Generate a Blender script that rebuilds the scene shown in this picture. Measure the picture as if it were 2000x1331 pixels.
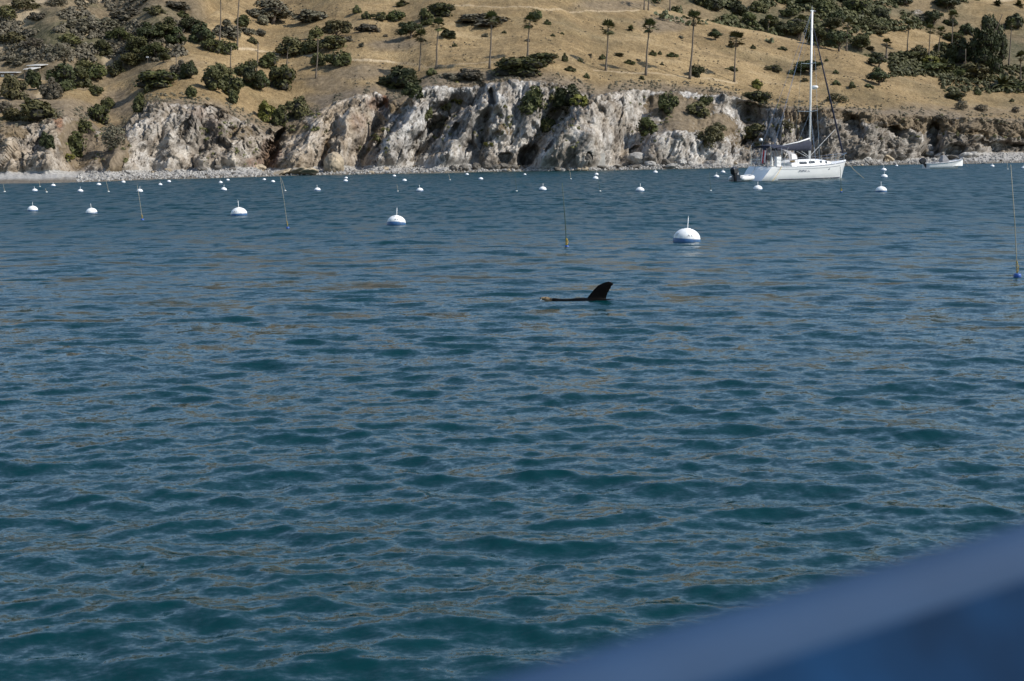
import bpy, bmesh, math, random
import numpy as np
from mathutils import Vector, Matrix, Euler

random.seed(7)
RNG = np.random.default_rng(11)
R = math.radians
for o in list(bpy.data.objects):
    bpy.data.objects.remove(o)
scene = bpy.context.scene
COL = scene.collection

# ------------------------------------------------------------------ camera
FPX = 2000 * 50 / 36.0            # focal length in photo pixels (photo 2000 x 1331)
CAM = Vector((0, 0, 3.0))
PITCH = math.atan(375 / FPX)
ROLL = R(-0.6)
CAM_M = Matrix.Rotation(math.pi / 2 - PITCH, 3, 'X') @ Matrix.Rotation(ROLL, 3, 'Z')
cd = bpy.data.cameras.new('camera')
cd.lens = 50; cd.sensor_width = 36; cd.clip_start = 0.05; cd.clip_end = 6000
cd.dof.use_dof = True; cd.dof.focus_distance = 40; cd.dof.aperture_fstop = 7.1
cam = bpy.data.objects.new('camera', cd)
cam.matrix_world = Matrix.Translation(CAM) @ CAM_M.to_4x4()
COL.objects.link(cam); scene.camera = cam

# ------------------------------------------------------------------ sky, sun, exposure
SUN_AZ, SUN_EL = R(103), R(43)     # azimuth from +Y (view direction) towards +X (right)
sun_dir = Vector((math.cos(SUN_EL) * math.sin(SUN_AZ), math.cos(SUN_EL) * math.cos(SUN_AZ), math.sin(SUN_EL)))
w = bpy.data.worlds.new('World'); scene.world = w; w.use_nodes = True
wn = w.node_tree.nodes; wl = w.node_tree.links
sky = wn.new('ShaderNodeTexSky'); sky.sky_type = 'NISHITA'; sky.sun_disc = False
sky.sun_elevation = SUN_EL; sky.sun_rotation = SUN_AZ
sky.air_density = 1.0; sky.dust_density = 0.45; sky.ozone_density = 0.9
wn['Background'].inputs['Strength'].default_value = 0.15
wl.new(sky.outputs[0], wn['Background'].inputs['Color'])
sl = bpy.data.lights.new('sun', 'SUN'); sl.energy = 4.4; sl.angle = R(0.5); sl.color = (1.0, 0.95, 0.87)
so = bpy.data.objects.new('sun', sl); COL.objects.link(so)
so.rotation_euler = sun_dir.to_track_quat('Z', 'Y').to_euler()
vs = scene.view_settings
vs.view_transform = 'Standard'; vs.look = 'None'; vs.gamma = 1.0; vs.use_curve_mapping = False
vs.exposure = 0.2
scene.cycles.max_bounces = 6; scene.cycles.diffuse_bounces = 2; scene.cycles.glossy_bounces = 3
scene.cycles.caustics_reflective = False; scene.cycles.caustics_refractive = False

# ------------------------------------------------------------------ photo pixel -> world ray
CM = np.array(CAM_M)
def rays(px, py):
    """dx, dz per metre of depth (world y) for photo pixels"""
    px = np.asarray(px, float); py = np.asarray(py, float)
    c = np.stack([(px - 1000) / FPX, (665.5 - py) / FPX, -np.ones_like(px * 1.0 + py * 0)], -1) if px.shape == py.shape else None
    d = c @ CM.T
    return d[..., 0] / d[..., 1], d[..., 2] / d[..., 1]
def ray1(px, py):
    a, b = rays(np.array([px]), np.array([py])); return float(a[0]), float(b[0])
def at(px, py, depth):
    a, b = ray1(px, py); return Vector((a * depth, depth, 3 + b * depth))
def on_water(px, py, z=0.0):
    a, b = ray1(px, py); d = (z - 3) / b; return Vector((a * d, d, z))

# ------------------------------------------------------------------ helpers
def setp(o, label=None, cat=None, group=None, kind=None):
    if label: o['label'] = label
    if cat: o['category'] = cat
    if group: o['group'] = group
    if kind: o['kind'] = kind
    return o
def link(name, me, parent=None, loc=None):
    o = bpy.data.objects.new(name, me); COL.objects.link(o)
    if parent is not None: o.parent = parent
    if loc is not None: o.location = loc
    return o
def empty(name, loc=(0, 0, 0), rz=0.0, parent=None):
    o = bpy.data.objects.new(name, None); COL.objects.link(o)
    o.location = loc; o.rotation_euler = (0, 0, rz); o.empty_display_size = 0.1
    if parent is not None: o.parent = parent
    return o
def copy_tree(o, parent=None):
    c = o.copy(); COL.objects.link(c)
    if parent is not None: c.parent = parent
    for ch in o.children: copy_tree(ch, c)
    return c
def np_mesh(name, V, F, mat=None, smooth=True, attrs=None):
    me = bpy.data.meshes.new(name)
    V = np.asarray(V, np.float32); F = np.asarray(F, np.int32); k = F.shape[1]
    me.vertices.add(len(V)); me.vertices.foreach_set('co', V.ravel())
    me.loops.add(F.size); me.loops.foreach_set('vertex_index', F.ravel())
    me.polygons.add(len(F)); me.polygons.foreach_set('loop_start', np.arange(0, F.size, k, dtype=np.int32))
    me.polygons.foreach_set('use_smooth', np.full(len(F), smooth))
    if attrs:
        for an, arr in attrs.items():
            a = me.attributes.new(an, 'FLOAT_COLOR', 'POINT'); a.data.foreach_set('color', np.asarray(arr, np.float32).ravel())
    me.update(calc_edges=True); me.validate()
    if mat: me.materials.append(mat)
    return me
def grid_faces(nr, nc):
    i = np.arange(nr - 1)[:, None] * nc + np.arange(nc - 1)[None, :]
    return np.stack([i, i + 1, i + nc + 1, i + nc], -1).reshape(-1, 4)
class MB:
    """small mesh builder"""
    def __init__(s): s.v = []; s.f = []
    def add(s, vs, fs):
        b = len(s.v); s.v += [tuple(v) for v in vs]; s.f += [tuple(b + i for i in f) for f in fs]; return s
    def box(s, c, size, rot=None):
        x, y, z = [t / 2 for t in size]; M = rot or Matrix.Identity(3)
        P = [Vector(c) + M @ Vector((a * x, b * y, d * z)) for a in (-1, 1) for b in (-1, 1) for d in (-1, 1)]
        return s.add(P, [(0, 1, 3, 2), (4, 6, 7, 5), (0, 4, 5, 1), (2, 3, 7, 6), (0, 2, 6, 4), (1, 5, 7, 3)])
    def tube(s, pts, rad, n=6, cap=True):
        pts = [Vector(p) for p in pts]; m = len(pts)
        rr = rad if isinstance(rad, (list, tuple)) else [rad] * m
        ring = []
        for i, p in enumerate(pts):
            t = (pts[min(i + 1, m - 1)] - pts[max(i - 1, 0)]).normalized()
            a = t.cross(Vector((0, 0, 1)) if abs(t.z) < 0.95 else Vector((1, 0, 0))).normalized(); b = t.cross(a)
            ring += [p + (a * math.cos(2 * math.pi * k / n) + b * math.sin(2 * math.pi * k / n)) * rr[i] for k in range(n)]
        fs = [(i * n + k, i * n + (k + 1) % n, (i + 1) * n + (k + 1) % n, (i + 1) * n + k) for i in range(m - 1) for k in range(n)]
        if cap: fs += [tuple(range(n)), tuple(range((m - 1) * n, m * n))[::-1]]
        return s.add(ring, fs)
    def lathe(s, prof, n=24, c=(0, 0, 0)):
        V = [(c[0] + r * math.cos(2 * math.pi * k / n), c[1] + r * math.sin(2 * math.pi * k / n), c[2] + z) for r, z in prof for k in range(n)]
        return s.add(V, [(i * n + k, i * n + (k + 1) % n, (i + 1) * n + (k + 1) % n, (i + 1) * n + k) for i in range(len(prof) - 1) for k in range(n)])
    def loft(s, rings, closed=True, cap=False):
        n = len(rings[0]); V = [p for r in rings for p in r]; m = n if closed else n - 1
        fs = [(i * n + k, i * n + (k + 1) % n, (i + 1) * n + (k + 1) % n, (i + 1) * n + k) for i in range(len(rings) - 1) for k in range(m)]
        if cap: fs += [tuple(range(n))[::-1], tuple(range((len(rings) - 1) * n, len(rings) * n))]
        return s.add(V, fs)
    def mesh(s, name, mat=None, smooth=False, bevel=0):
        me = bpy.data.meshes.new(name); me.from_pydata(s.v, [], s.f)
        bm = bmesh.new(); bm.from_mesh(me)
        if bevel: bmesh.ops.bevel(bm, geom=bm.edges[:], offset=bevel, segments=2, affect='EDGES', profile=0.6)
        bmesh.ops.recalc_face_normals(bm, faces=bm.faces[:]); bm.to_mesh(me); bm.free()
        if smooth: me.polygons.foreach_set('use_smooth', np.ones(len(me.polygons), bool))
        if mat: me.materials.append(mat)
        return me
    def build(s, name, mat, parent=None, smooth=False, bevel=0):
        return link(name, s.mesh(name, mat, smooth, bevel), parent)

# ------------------------------------------------------------------ numpy gradient noise
_G = RNG.normal(size=(256, 3)); _G /= np.linalg.norm(_G, axis=1, keepdims=True)
_P = np.concatenate([RNG.permutation(256)] * 3)
def perlin(P):
    P = np.asarray(P, np.float64); I = np.floor(P).astype(np.int64); f = P - I; I &= 255
    u = f * f * f * (f * (f * 6 - 15) + 10); out = 0
    for dx in (0, 1):
        wx = u[..., 0] if dx else 1 - u[..., 0]
        for dy in (0, 1):
            wy = u[..., 1] if dy else 1 - u[..., 1]
            for dz in (0, 1):
                wz = u[..., 2] if dz else 1 - u[..., 2]
                h = _P[_P[_P[(I[..., 0] + dx) & 255] + ((I[..., 1] + dy) & 255)] + ((I[..., 2] + dz) & 255)] & 255
                g = _G[h]
                out = out + wx * wy * wz * (g[..., 0] * (f[..., 0] - dx) + g[..., 1] * (f[..., 1] - dy) + g[..., 2] * (f[..., 2] - dz))
    return out * 1.5
def fbm(P, oct=4, lac=2.03, gain=0.5, ridged=False):
    a, s, t = 1.0, 0, 0
    for k in range(oct):
        n = perlin(P + 17.3 * k); n = (1 - 2 * np.abs(n)) if ridged else n
        s = s + a * n; t += a; a *= gain; P = P * lac
    return s / t
def facets(P, seed=0, tilt=0.8):
    """cellular noise whose cells are tilted planes: fractured rock blocks"""
    shp = P.shape[:-1]; P = P.reshape(-1, 3); I = np.floor(P).astype(np.int64)
    best = np.full(len(P), 1e9); val = np.zeros(len(P)); sec = np.full(len(P), 1e9)
    for dx in (-1, 0, 1):
        for dy in (-1, 0, 1):
            for dz in (-1, 0, 1):
                J = I + np.array([dx, dy, dz]); K = J & 255
                h = _P[_P[_P[(K[:, 0] + seed) & 255] + K[:, 1]] + K[:, 2]] & 255
                q = P - (J + 0.5 + 0.45 * _G[h]); d2 = (q * q).sum(-1)
                g2 = _G[(h * 7 + 13) & 255]; vv = (q * g2).sum(-1) * tilt + _G[(h * 3 + 5) & 255][:, 0] * 0.45
                m = d2 < best; sec = np.where(m, best, np.minimum(sec, d2)); val = np.where(m, vv, val); best = np.where(m, d2, best)
    crack = np.clip((np.sqrt(sec) - np.sqrt(best)) / 0.10, 0, 1)
    return (val - 0.18 * (1 - crack)).reshape(shp)
def smooth(a, b, x):
    t = np.clip((x - a) / (b - a), 0, 1); return t * t * (3 - 2 * t)
def curve(tab):
    xs = np.array([t[0] for t in tab], float); ys = np.array([t[1] for t in tab], float)
    return lambda x: np.interp(x, xs, ys)

# ------------------------------------------------------------------ materials
def nodes_mat(name):
    m = bpy.data.materials.new(name); m.use_nodes = True
    nt = m.node_tree; b = nt.nodes['Principled BSDF']
    return m, nt, b
def N(nt, t, **kw):
    n = nt.nodes.new(t)
    for k, v in kw.items():
        if hasattr(n, k): setattr(n, k, v)
        else: n.inputs[k].default_value = v
    return n
def mixc(nt, fac, a, b, blend='MIX'):
    n = nt.nodes.new('ShaderNodeMix'); n.data_type = 'RGBA'; n.blend_type = blend
    for s, v in ((0, fac), (6, a), (7, b)):
        if isinstance(v, (int, float)): n.inputs[s].default_value = v
        elif isinstance(v, tuple): n.inputs[s].default_value = v if len(v) == 4 else v + (1,)
        else: nt.links.new(v, n.inputs[s])
    return n.outputs[2]
def mth(nt, op, a, b=None, clamp=False):
    n = nt.nodes.new('ShaderNodeMath'); n.operation = op; n.use_clamp = clamp
    for s, v in ((0, a), (1, b)):
        if v is None: continue
        if isinstance(v, (int, float)): n.inputs[s].default_value = v
        else: nt.links.new(v, n.inputs[s])
    return n.outputs[0]
def ramp(nt, fac, stops):
    n = nt.nodes.new('ShaderNodeValToRGB'); e = n.color_ramp.elements
    while len(e) < len(stops): e.new(0.5)
    for i, (p, c) in enumerate(stops):
        e[i].position = p; e[i].color = tuple(c) + (1,) if len(c) == 3 else c
    nt.links.new(fac, n.inputs[0]); return n.outputs[0]
def noise(nt, vec, scale, detail=4, rough=0.55, dim=None):
    n = nt.nodes.new('ShaderNodeTexNoise'); n.inputs['Scale'].default_value = scale
    n.inputs['Detail'].default_value = detail; n.inputs['Roughness'].default_value = rough
    if vec is not None: nt.links.new(vec, n.inputs['Vector'])
    return n
def simple(name, col, rough=0.6, var=0.12, scale=3.0, metal=0.0, spec=0.5):
    m, nt, b = nodes_mat(name)
    tc = N(nt, 'ShaderNodeTexCoord'); nz = noise(nt, tc.outputs['Object'], scale, 4)
    dark = tuple(c * (1 - var * 2) for c in col); lite = tuple(min(1, c * (1 + var)) for c in col)
    nt.links.new(ramp(nt, nz.outputs[0], [(0.3, dark), (0.7, lite)]), b.inputs['Base Color'])
    b.inputs['Roughness'].default_value = rough; b.inputs['Metallic'].default_value = metal
    b.inputs['Specular IOR Level'].default_value = spec
    return m

def land_material():
    """dry grass hillside and eroded rock bluff; 'zone' = (rock, tan, path, rust), 'zone2' = (dry scrub soil, brush, gold, -)"""
    m, nt, b = nodes_mat('dry_hillside_and_rock')
    L = nt.links.new
    geo = N(nt, 'ShaderNodeNewGeometry'); pos = geo.outputs['Position']
    za = N(nt, 'ShaderNodeAttribute', attribute_name='zone'); zb = N(nt, 'ShaderNodeAttribute', attribute_name='zone2')
    sa = N(nt, 'ShaderNodeSeparateColor'); L(za.outputs['Color'], sa.inputs[0])
    sb = N(nt, 'ShaderNodeSeparateColor'); L(zb.outputs['Color'], sb.inputs[0])
    rock, tan, path, rust = sa.outputs[0], sa.outputs[1], sa.outputs[2], za.outputs['Alpha']
    # streaked slope coordinates (contour-parallel patches)
    mp = N(nt, 'ShaderNodeMapping'); mp.inputs['Scale'].default_value = (0.35, 1.0, 2.2); L(pos, mp.inputs[0])
    n1 = noise(nt, mp.outputs[0], 0.16, 5, 0.6); n2 = noise(nt, pos, 1.3, 5, 0.65); n3 = noise(nt, pos, 5.0, 3, 0.6)
    g = ramp(nt, n1.outputs[0], [(0.30, (0.13, 0.10, 0.058)), (0.43, (0.22, 0.163, 0.088)), (0.56, (0.325, 0.245, 0.135)), (0.70, (0.43, 0.345, 0.215))])
    g2 = ramp(nt, n2.outputs[0], [(0.30, (0.10, 0.08, 0.046)), (0.46, (0.25, 0.183, 0.10)), (0.68, (0.40, 0.315, 0.185))])
    grass = mixc(nt, 0.5, g, g2)
    speck = ramp(nt, n3.outputs[0], [(0.38, (0.55, 0.52, 0.46)), (0.5, (1, 1, 1)), (0.66, (1.18, 1.16, 1.1))])
    grass = mixc(nt, 0.9, grass, speck, 'MULTIPLY')
    nbig = noise(nt, pos, 0.045, 4, 0.6)
    grass = mixc(nt, 1.0, grass, ramp(nt, nbig.outputs[0], [(0.34, (0.58, 0.58, 0.55)), (0.48, (0.86, 0.82, 0.76)), (0.62, (1.02, 0.98, 0.92))]), 'MULTIPLY')
    # greyish green / dry scrub areas
    scr = ramp(nt, n2.outputs[0], [(0.3, (0.075, 0.06, 0.042)), (0.5, (0.16, 0.125, 0.085)), (0.72, (0.25, 0.20, 0.14))])
    grass = mixc(nt, sb.outputs[0], grass, scr)
    brs = ramp(nt, n2.outputs[0], [(0.34, (0.035, 0.036, 0.018)), (0.5, (0.085, 0.078, 0.042)), (0.7, (0.17, 0.14, 0.085))])
    grass = mixc(nt, sb.outputs[1], grass, brs)
    grass = mixc(nt, path, grass, (0.47, 0.37, 0.24))
    # rock
    rm0 = N(nt, 'ShaderNodeMapping'); rm0.inputs['Rotation'].default_value = (0, R(52), 0); L(pos, rm0.inputs[0])
    rm = N(nt, 'ShaderNodeMapping'); rm.inputs['Scale'].default_value = (0.35, 0.6, 1.2); L(rm0.outputs[0], rm.inputs[0])
    r1 = noise(nt, rm.outputs[0], 0.5, 6, 0.68); r2 = noise(nt, rm.outputs[0], 2.4, 5, 0.65); r3 = noise(nt, pos, 0.28, 4, 0.6)
    grey = ramp(nt, r1.outputs[0], [(0.28, (0.09, 0.083, 0.075)), (0.42, (0.24, 0.228, 0.212)), (0.55, (0.44, 0.427, 0.405)), (0.68, (0.62, 0.605, 0.58))])
    tanc = ramp(nt, r1.outputs[0], [(0.28, (0.10, 0.072, 0.046)), (0.42, (0.235, 0.18, 0.12)), (0.56, (0.365, 0.293, 0.21)), (0.70, (0.52, 0.44, 0.34))])
    rusty = ramp(nt, r2.outputs[0], [(0.3, (0.075, 0.035, 0.02)), (0.55, (0.22, 0.10, 0.05)), (0.75, (0.34, 0.19, 0.11))])
    tmix = mth(nt, 'ADD', tan, mth(nt, 'MULTIPLY', mth(nt, 'SUBTRACT', r3.outputs[0], 0.5), 1.5), True)
    rk = mixc(nt, tmix, grey, tanc)
    rk = mixc(nt, mth(nt, 'MULTIPLY', rust, 0.9, True), rk, rusty)
    crack = ramp(nt, r2.outputs[0], [(0.32, (0.28, 0.25, 0.22)), (0.45, (0.90, 0.89, 0.88)), (0.66, (1.15, 1.15, 1.15))])
    rk = mixc(nt, 0.9, rk, crack, 'MULTIPLY')
    shale = ramp(nt, r1.outputs[0], [(0.30, (0.05, 0.043, 0.036)), (0.5, (0.17, 0.148, 0.122)), (0.70, (0.40, 0.365, 0.32))])
    rk = mixc(nt, mth(nt, 'MULTIPLY', zb.outputs['Alpha'], mth(nt, 'ADD', r3.outputs[0], 0.3), True), rk, shale)
    # ledges collect soil and dry weeds
    sn = N(nt, 'ShaderNodeSeparateXYZ'); L(geo.outputs['Normal'], sn.inputs[0])
    led = mth(nt, 'MULTIPLY', mth(nt, 'SUBTRACT', mth(nt, 'ADD', sn.outputs[2], mth(nt, 'MULTIPLY', r3.outputs[0], 0.5)), 1.0), 5.0, True)
    rk = mixc(nt, mth(nt, 'MULTIPLY', led, 0.75), rk, scr)
    # pebble beach + dark tide stain (kept by height, a property of the shore)
    sp = N(nt, 'ShaderNodeSeparateXYZ'); L(pos, sp.inputs[0])
    pb = noise(nt, pos, 3.2, 4, 0.7)
    peb = ramp(nt, pb.outputs[0], [(0.32, (0.13, 0.122, 0.112)), (0.47, (0.32, 0.305, 0.28)), (0.68, (0.46, 0.44, 0.41))])
    edge = mth(nt, 'MULTIPLY', mth(nt, 'SUBTRACT', mth(nt, 'ADD', rock, mth(nt, 'MULTIPLY', mth(nt, 'SUBTRACT', n2.outputs[0], 0.5), 1.0)), 0.42), 6.0, True)
    col = mixc(nt, edge, grass, rk)
    col = mixc(nt, sb.outputs[2], col, peb)
    wet = mth(nt, 'MULTIPLY', mth(nt, 'SUBTRACT', 0.75, mth(nt, 'ADD', sp.outputs[2], mth(nt, 'MULTIPLY', r3.outputs[0], 0.5))), 3.0, True)
    col = mixc(nt, mth(nt, 'MULTIPLY', wet, 0.8), col, (0.085, 0.068, 0.045))
    L(col, b.inputs['Base Color']); b.inputs['Roughness'].default_value = 0.92; b.inputs['Specular IOR Level'].default_value = 0.15
    bp = N(nt, 'ShaderNodeBump'); bp.inputs['Distance'].default_value = 0.5; bp.inputs['Strength'].default_value = 0.75
    hmix = mth(nt, 'ADD', mth(nt, 'MULTIPLY', r2.outputs[0], mth(nt, 'MULTIPLY', edge, 0.9)), mth(nt, 'MULTIPLY', n3.outputs[0], 0.35))
    L(hmix, bp.inputs['Height']); L(bp.outputs[0], b.inputs['Normal'])
    return m
M_LAND = land_material()

# ------------------------------------------------------------------ headland
yw_f = curve([(-600, 372), (0, 359), (100, 358), (200, 355), (300, 351), (400, 349), (500, 346), (560, 344), (650, 342), (750, 340), (850, 339), (950, 336), (1050, 335), (1150, 334), (1250, 332), (1350, 330), (1450, 328), (1550, 326), (1650, 325), (1750, 322), (1850, 321), (1920, 320), (2000, 318), (2600, 311)])
yb_f = curve([(-600, 350), (0, 338), (100, 338), (200, 337), (300, 335), (400, 332), (500, 329), (560, 333), (620, 328), (700, 327), (800, 326), (900, 325), (1000, 328), (1050, 331), (1150, 330), (1250, 322), (1400, 322), (1500, 322), (1640, 317), (1750, 315), (1850, 306), (1930, 301), (2000, 299), (2600, 292)])
bw_f = curve([(-600, 16), (200, 13), (400, 11), (520, 9), (600, 8), (700, 10), (900, 8), (1000, 4), (1050, 2), (1150, 2.5), (1250, 6), (1500, 4), (1700, 6), (1850, 16), (2000, 20), (2600, 20)])
yt_f = curve([(-600, 255), (0, 246), (60, 244), (120, 228), (160, 226), (185, 248), (215, 264), (245, 248), (270, 215), (292, 198), (340, 198), (400, 203), (440, 215), (470, 230), (510, 250), (545, 254), (590, 232), (640, 205), (690, 183), (735, 176), (760, 190), (790, 196), (830, 163), (900, 163), (960, 160), (1000, 153), (1060, 155), (1120, 166), (1170, 186), (1220, 172), (1300, 174), (1400, 180), (1450, 190), (1490, 208), (1560, 212), (1640, 217), (1720, 222), (1800, 226), (1900, 235), (2000, 241), (2600, 250)])
cs_f = curve([(-600, 9), (0, 9), (150, 13), (230, 16), (300, 11), (450, 10), (520, 12), (600, 13), (720, 13), (850, 13), (1000, 12), (1100, 14), (1200, 15), (1300, 18), (1420, 17), (1500, 12), (1650, 9), (2000, 7), (2600, 7)])
th_f = curve([(-600, .22), (0, .22), (180, .24), (300, .30), (450, .32), (700, .34), (1000, .36), (1300, .30), (1500, .25), (1700, .22), (2000, .19), (2600, .19)])
yc_f = curve([(-600, 150), (0, 152), (100, 158), (160, 176), (200, 172), (250, 153), (300, 130), (335, 108), (360, 88), (380, 58), (405, 34), (440, 10), (480, -18), (540, -45), (640, -80), (800, -110), (1000, -95), (1150, -50), (1230, -10), (1300, 18), (1340, 30), (1420, 51), (1500, 66), (1590, 88), (1650, 98), (1700, 112), (1735, 122), (1790, 140), (1860, 155), (1920, 166), (2000, 181), (2200, 200), (2600, 215)])
# buttresses (+) and gullies (-): base px, top px, metres, half-width left, half-width right
RELIEF = [((15, 335), (40, 240), 1.6, 22, 30), ((95, 335), (120, 230), 2.2, 26, 30), ((150, 330), (165, 220), -3.0, 25, 30),
  ((205, 335), (292, 200), 5.0, 16, 60), ((325, 333), (372, 205), 1.8, 20, 36), ((405, 333), (430, 225), 1.3, 16, 34), ((372, 333), (400, 225), -1.2, 14, 18),
  ((460, 330), (492, 240), 1.6, 18, 30), ((512, 330), (560, 240), -5.5, 12, 22), ((570, 330), (640, 200), 4.2, 16, 44), ((622, 330), (665, 215), -1.8, 10, 16),
  ((655, 328), (700, 185), 4.4, 22, 46), ((700, 326), (757, 182), -5.0, 22, 14), ((728, 326), (835, 165), 4.6, 10, 40), ((806, 322), (880, 205), -5.2, 24, 30),
  ((862, 325), (950, 185), 4.6, 12, 42), ((915, 290), (950, 225), -2.2, 12, 24), ((948, 325), (985, 165), 2.8, 10, 26), ((960, 205), (965, 180), -3.0, 8, 10),
  ((1012, 325), (1075, 230), -4.2, 22, 24), ((1062, 330), (1165, 190), 5.0, 14, 80), ((1120, 330), (1190, 190), 2.0, 40, 40), ((1212, 312), (1262, 185), -4.5, 26, 40),
  ((1255, 322), (1300, 255), 4.2, 20, 50), ((1335, 322), (1345, 250), 1.8, 24, 30), ((1395, 322), (1400, 250), 2.4, 26, 34), ((1448, 290), (1462, 205), -6.5, 34, 44),
  ((1495, 322), (1530, 235), 4.2, 16, 30), ((1560, 320), (1572, 235), -3.2, 26, 22), ((1600, 322), (1615, 240), 2.4, 14, 24), ((1640, 318), (1655, 230), -2.2, 16, 16),
  ((1672, 318), (1705, 235), 3.4, 14, 40), ((1745, 315), (1760, 235), 2.4, 14, 34), ((1708, 316), (1730, 260), -2.0, 12, 14), ((1783, 314), (1790, 270), 2.0, 10, 20),
  ((1812, 308), (1825, 235), -5.0, 22, 26), ((1842, 305), (1850, 260), 2.2, 10, 20), ((1880, 302), (1890, 250), 2.6, 14, 30), ((1935, 300), (1940, 255), -2.4, 20, 24), ((1970, 300), (1980, 255), 2.0, 16, 40)]
def relief(X, Y):
    d = np.zeros_like(X)
    for (x0, y0), (x1, y1), A, wl_, wr_ in RELIEF:
        t = (y0 - Y) / (y0 - y1)
        cx = x0 + (x1 - x0) * t
        q = X - cx; wv = np.where(q < 0, wl_, wr_)
        s = np.clip(1 - np.abs(q) / (wv * 1.5), 0, 1); s = s * s * (3 - 2 * s) * 0.5 + s * 0.5
        A = A * (0.75 if x0 > 1480 else 1.25)
        d += A * s * smooth(-0.35, 0.15, t) * smooth(1.35, 0.9, t)
    return d
PATHS = [([(463, 93), (505, 103), (560, 108), (640, 113), (690, 119), (770, 126)], 1.9, 0.9), ([(770, 126), (830, 130), (900, 131), (1000, 128)], 1.5, 0.4),
         ([(880, 13), (960, 17), (1060, 18), (1150, 17), (1250, 19)], 1.1, 0.55), ([(1160, 137), (1230, 144), (1300, 150), (1380, 154), (1440, 158)], 1.6, 0.5),
         ([(1860, 14), (1930, 14), (2010, 16), (2200, 18)], 2.0, 0.9), ([(160, 4), (200, 10), (240, 16), (290, 20)], 2.5, 0.8), ([(160, 118), (195, 107), (225, 95)], 3.0, 0.7),
         ([(60, 18), (85, 26), (55, 48), (30, 62), (70, 75), (30, 88)], 11, 0.75), ([(210, 140), (232, 128)], 9, 0.6), ([(0, 110), (40, 118)], 10, 0.6), ([(70, 160), (85, 172), (76, 190)], 8, 0.6)]
def seg_dist(X, Y, pts):
    D = np.full(X.shape, 1e9)
    for (ax, ay), (bx, by) in zip(pts[:-1], pts[1:]):
        vx, vy = bx - ax, by - ay; t = np.clip(((X - ax) * vx + (Y - ay) * vy) / (vx * vx + vy * vy), 0, 1)
        D = np.minimum(D, np.hypot(X - ax - t * vx, Y - ay - t * vy))
    return D
def path_mask(X, Y):
    m = np.zeros_like(X)
    jit = 1 + 0.5 * perlin(np.stack([X / 9, Y / 5, X * 0], -1))
    for pts, wd, st in PATHS:
        m = np.maximum(m, st * smooth(1.25, 0.55, seg_dist(X, Y, pts) / (wd * jit)))
    return m
def spots(X, Y, lst):
    m = np.zeros_like(X)
    for cx, cy, rx, ry, st in lst:
        m = np.maximum(m, st * smooth(1.2, 0.5, np.hypot((X - cx) / rx, (Y - cy) / ry)))
    return m
def grid_normals(P):
    du = np.gradient(P, axis=1); dv = np.gradient(P, axis=0)
    n = np.cross(du, dv); n /= np.linalg.norm(n, axis=-1, keepdims=True) + 1e-9
    return n

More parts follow.
